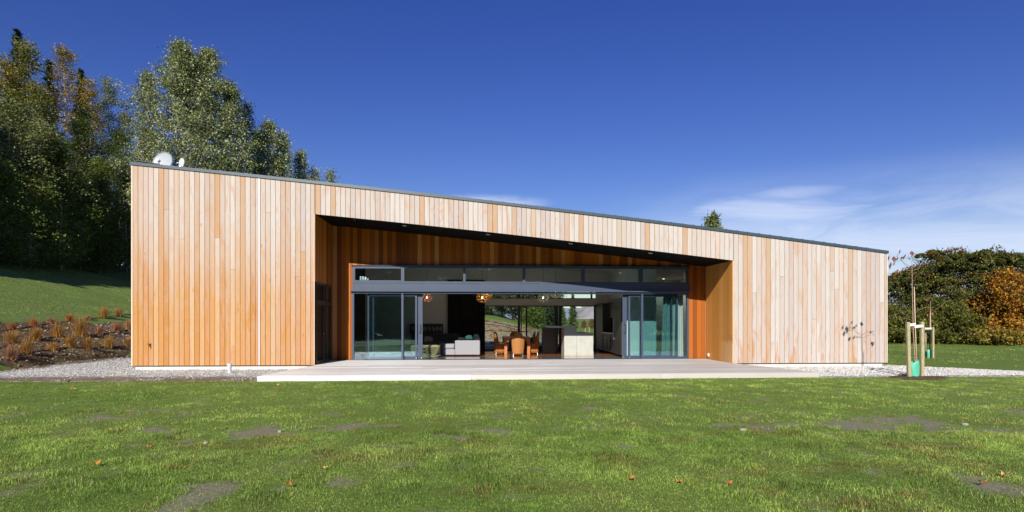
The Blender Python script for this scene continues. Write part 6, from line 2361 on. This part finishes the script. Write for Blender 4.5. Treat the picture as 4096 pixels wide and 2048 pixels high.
for px, py in ((3712, 1260), (3728, 1253), (3706, 1199), (3716, 1192)):
    m = MB()
    leaf_blob(m, Q2(px, py), 0.10, lr_)
    m.build('leaf', 'redleaf', sap2)
tag(MB().tube([Q2(3724, 1430), Q2(3722, 1242)], [0.014, 0.013], 6).build('cane', 'bamboo', None, True), 'pale cane tied beside the farther sapling', 'cane')
tie(Q2(3703, 1315), Q2(3733, 1313), 0.07, 'grey webbing tie across the stakes of the farther sapling')
# bare soil round the nearer sapling
c0 = Vector(((gl.x + gr.x) / 2 + 0.05, SYP - 0.02, 0))
m = MB()
vs = [(c0.x, c0.y, H(c0.x, c0.y) + 0.055)]
for rr, up_ in ((0.35, 0.05), (0.62, 0.02), (0.8, -0.01)):
    for k in range(26):
        w = 2 * math.pi * k / 26
        q = rr * (1 + 0.2 * math.sin(3 * w + 1) + 0.12 * math.sin(7 * w))
        x_, y_ = c0.x + q * 1.2 * math.cos(w), c0.y + q * 0.8 * math.sin(w)
        vs.append((x_, y_, H(x_, y_) + up_ + 0.02 * math.sin(5 * w + rr * 9)))
fs = [(0, 1 + k, 1 + (k + 1) % 26) for k in range(26)] + [(1 + j * 26 + k, 1 + (j + 1) * 26 + k, 1 + (j + 1) * 26 + (k + 1) % 26, 1 + j * 26 + (k + 1) % 26) for j in range(2) for k in range(26)]
tag(stuff(m.add(vs, fs).build('soil_mound', 'bed', None, True)), 'dark soil mounded round the foot of the nearer sapling', 'soil')

# ================================================================ fallen leaves and stones on the lawn
M['fallen'] = mat_plain('fallen_leaf', (0.46, 0.15, 0.03), 0.6, 0, 0.35, 30)
M['fallen_pale'] = mat_plain('pale_fallen_leaf', (0.62, 0.33, 0.13), 0.6, 0, 0.3, 30)
leaves = [(290, 1563, .16, 'pale fallen leaf near the left gravel edge', 1), (1107, 1547, .13, 'pale fallen leaf just in front of the deck', 1), (600, 1800, .11, 'orange fallen leaf below the left bare patches', 0),
          (382, 1868, .13, 'long orange fallen leaf at the lower left', 0), (1155, 1953, .11, 'bright orange fallen leaf near the bottom, left of centre', 0), (2941, 1666, .11, 'orange fallen leaf above the right bare patch', 0),
          (2523, 1926, .10, 'reddish orange fallen leaf at the bottom, leftmost of three in a line', 0), (2715, 1940, .08, 'small orange fallen leaf at the bottom, middle of three in a line', 0), (2916, 1946, .09, 'orange fallen leaf at the bottom, rightmost of three in a line', 0),
          (3932, 1945, .13, 'bright orange fallen leaf at the lower right corner', 0), (4018, 1912, .14, 'yellowish fallen leaf above the lower right corner', 1), (1300, 1884, .07, 'small yellow leaf low on the lawn left of centre', 1)]
for px, py, s, lab, pale in leaves:
    g = hit(px, py)
    a = lr_.uniform(0, 6.28)
    s *= 0.62
    m = MB()
    vs = [(0, 0, 0.040)]
    nP = 11
    for k in range(nP):
        w = 2 * math.pi * k / nP
        q = s * (0.62 if k % 2 else 0.40) * (1.25 if k in (0, 1) else 1)
        vs.append((q * math.cos(w + a) * 1.15, q * math.sin(w + a) * 0.8, 0.035 + 0.35 * s * abs(math.sin(w)) + 0.015 * math.sin(4 * w)))
    vs = [(g.x + p_[0], g.y + p_[1], g.z + p_[2]) for p_ in vs]
    tag(m.add(vs, [(0, 1 + k, 1 + (k + 1) % nP) for k in range(nP)]).build('fallen_leaf', 'fallen_pale' if pale else 'fallen'), lab, 'leaf', 'fallen leaves on the lawn')
for px, py, s, lab in ((1120, 1730, .045, 'pale stone on the left bare patch'), (825, 1777, .05, 'whitish stone below the left bare patches'), (2972, 1724, .05, 'white stone in front of the right bare patch'), (3860, 1702, .05, 'pale stone at the right end of the right bare patch')):
    g = hit(px, py)
    tag(MB().pillow((g.x, g.y, g.z + s * 0.35), s, s * 0.7, s * 0.5, Rz(px), 0, 5, 0.8).build('stone', 'stone'), lab, 'stone', 'stones on the lawn')
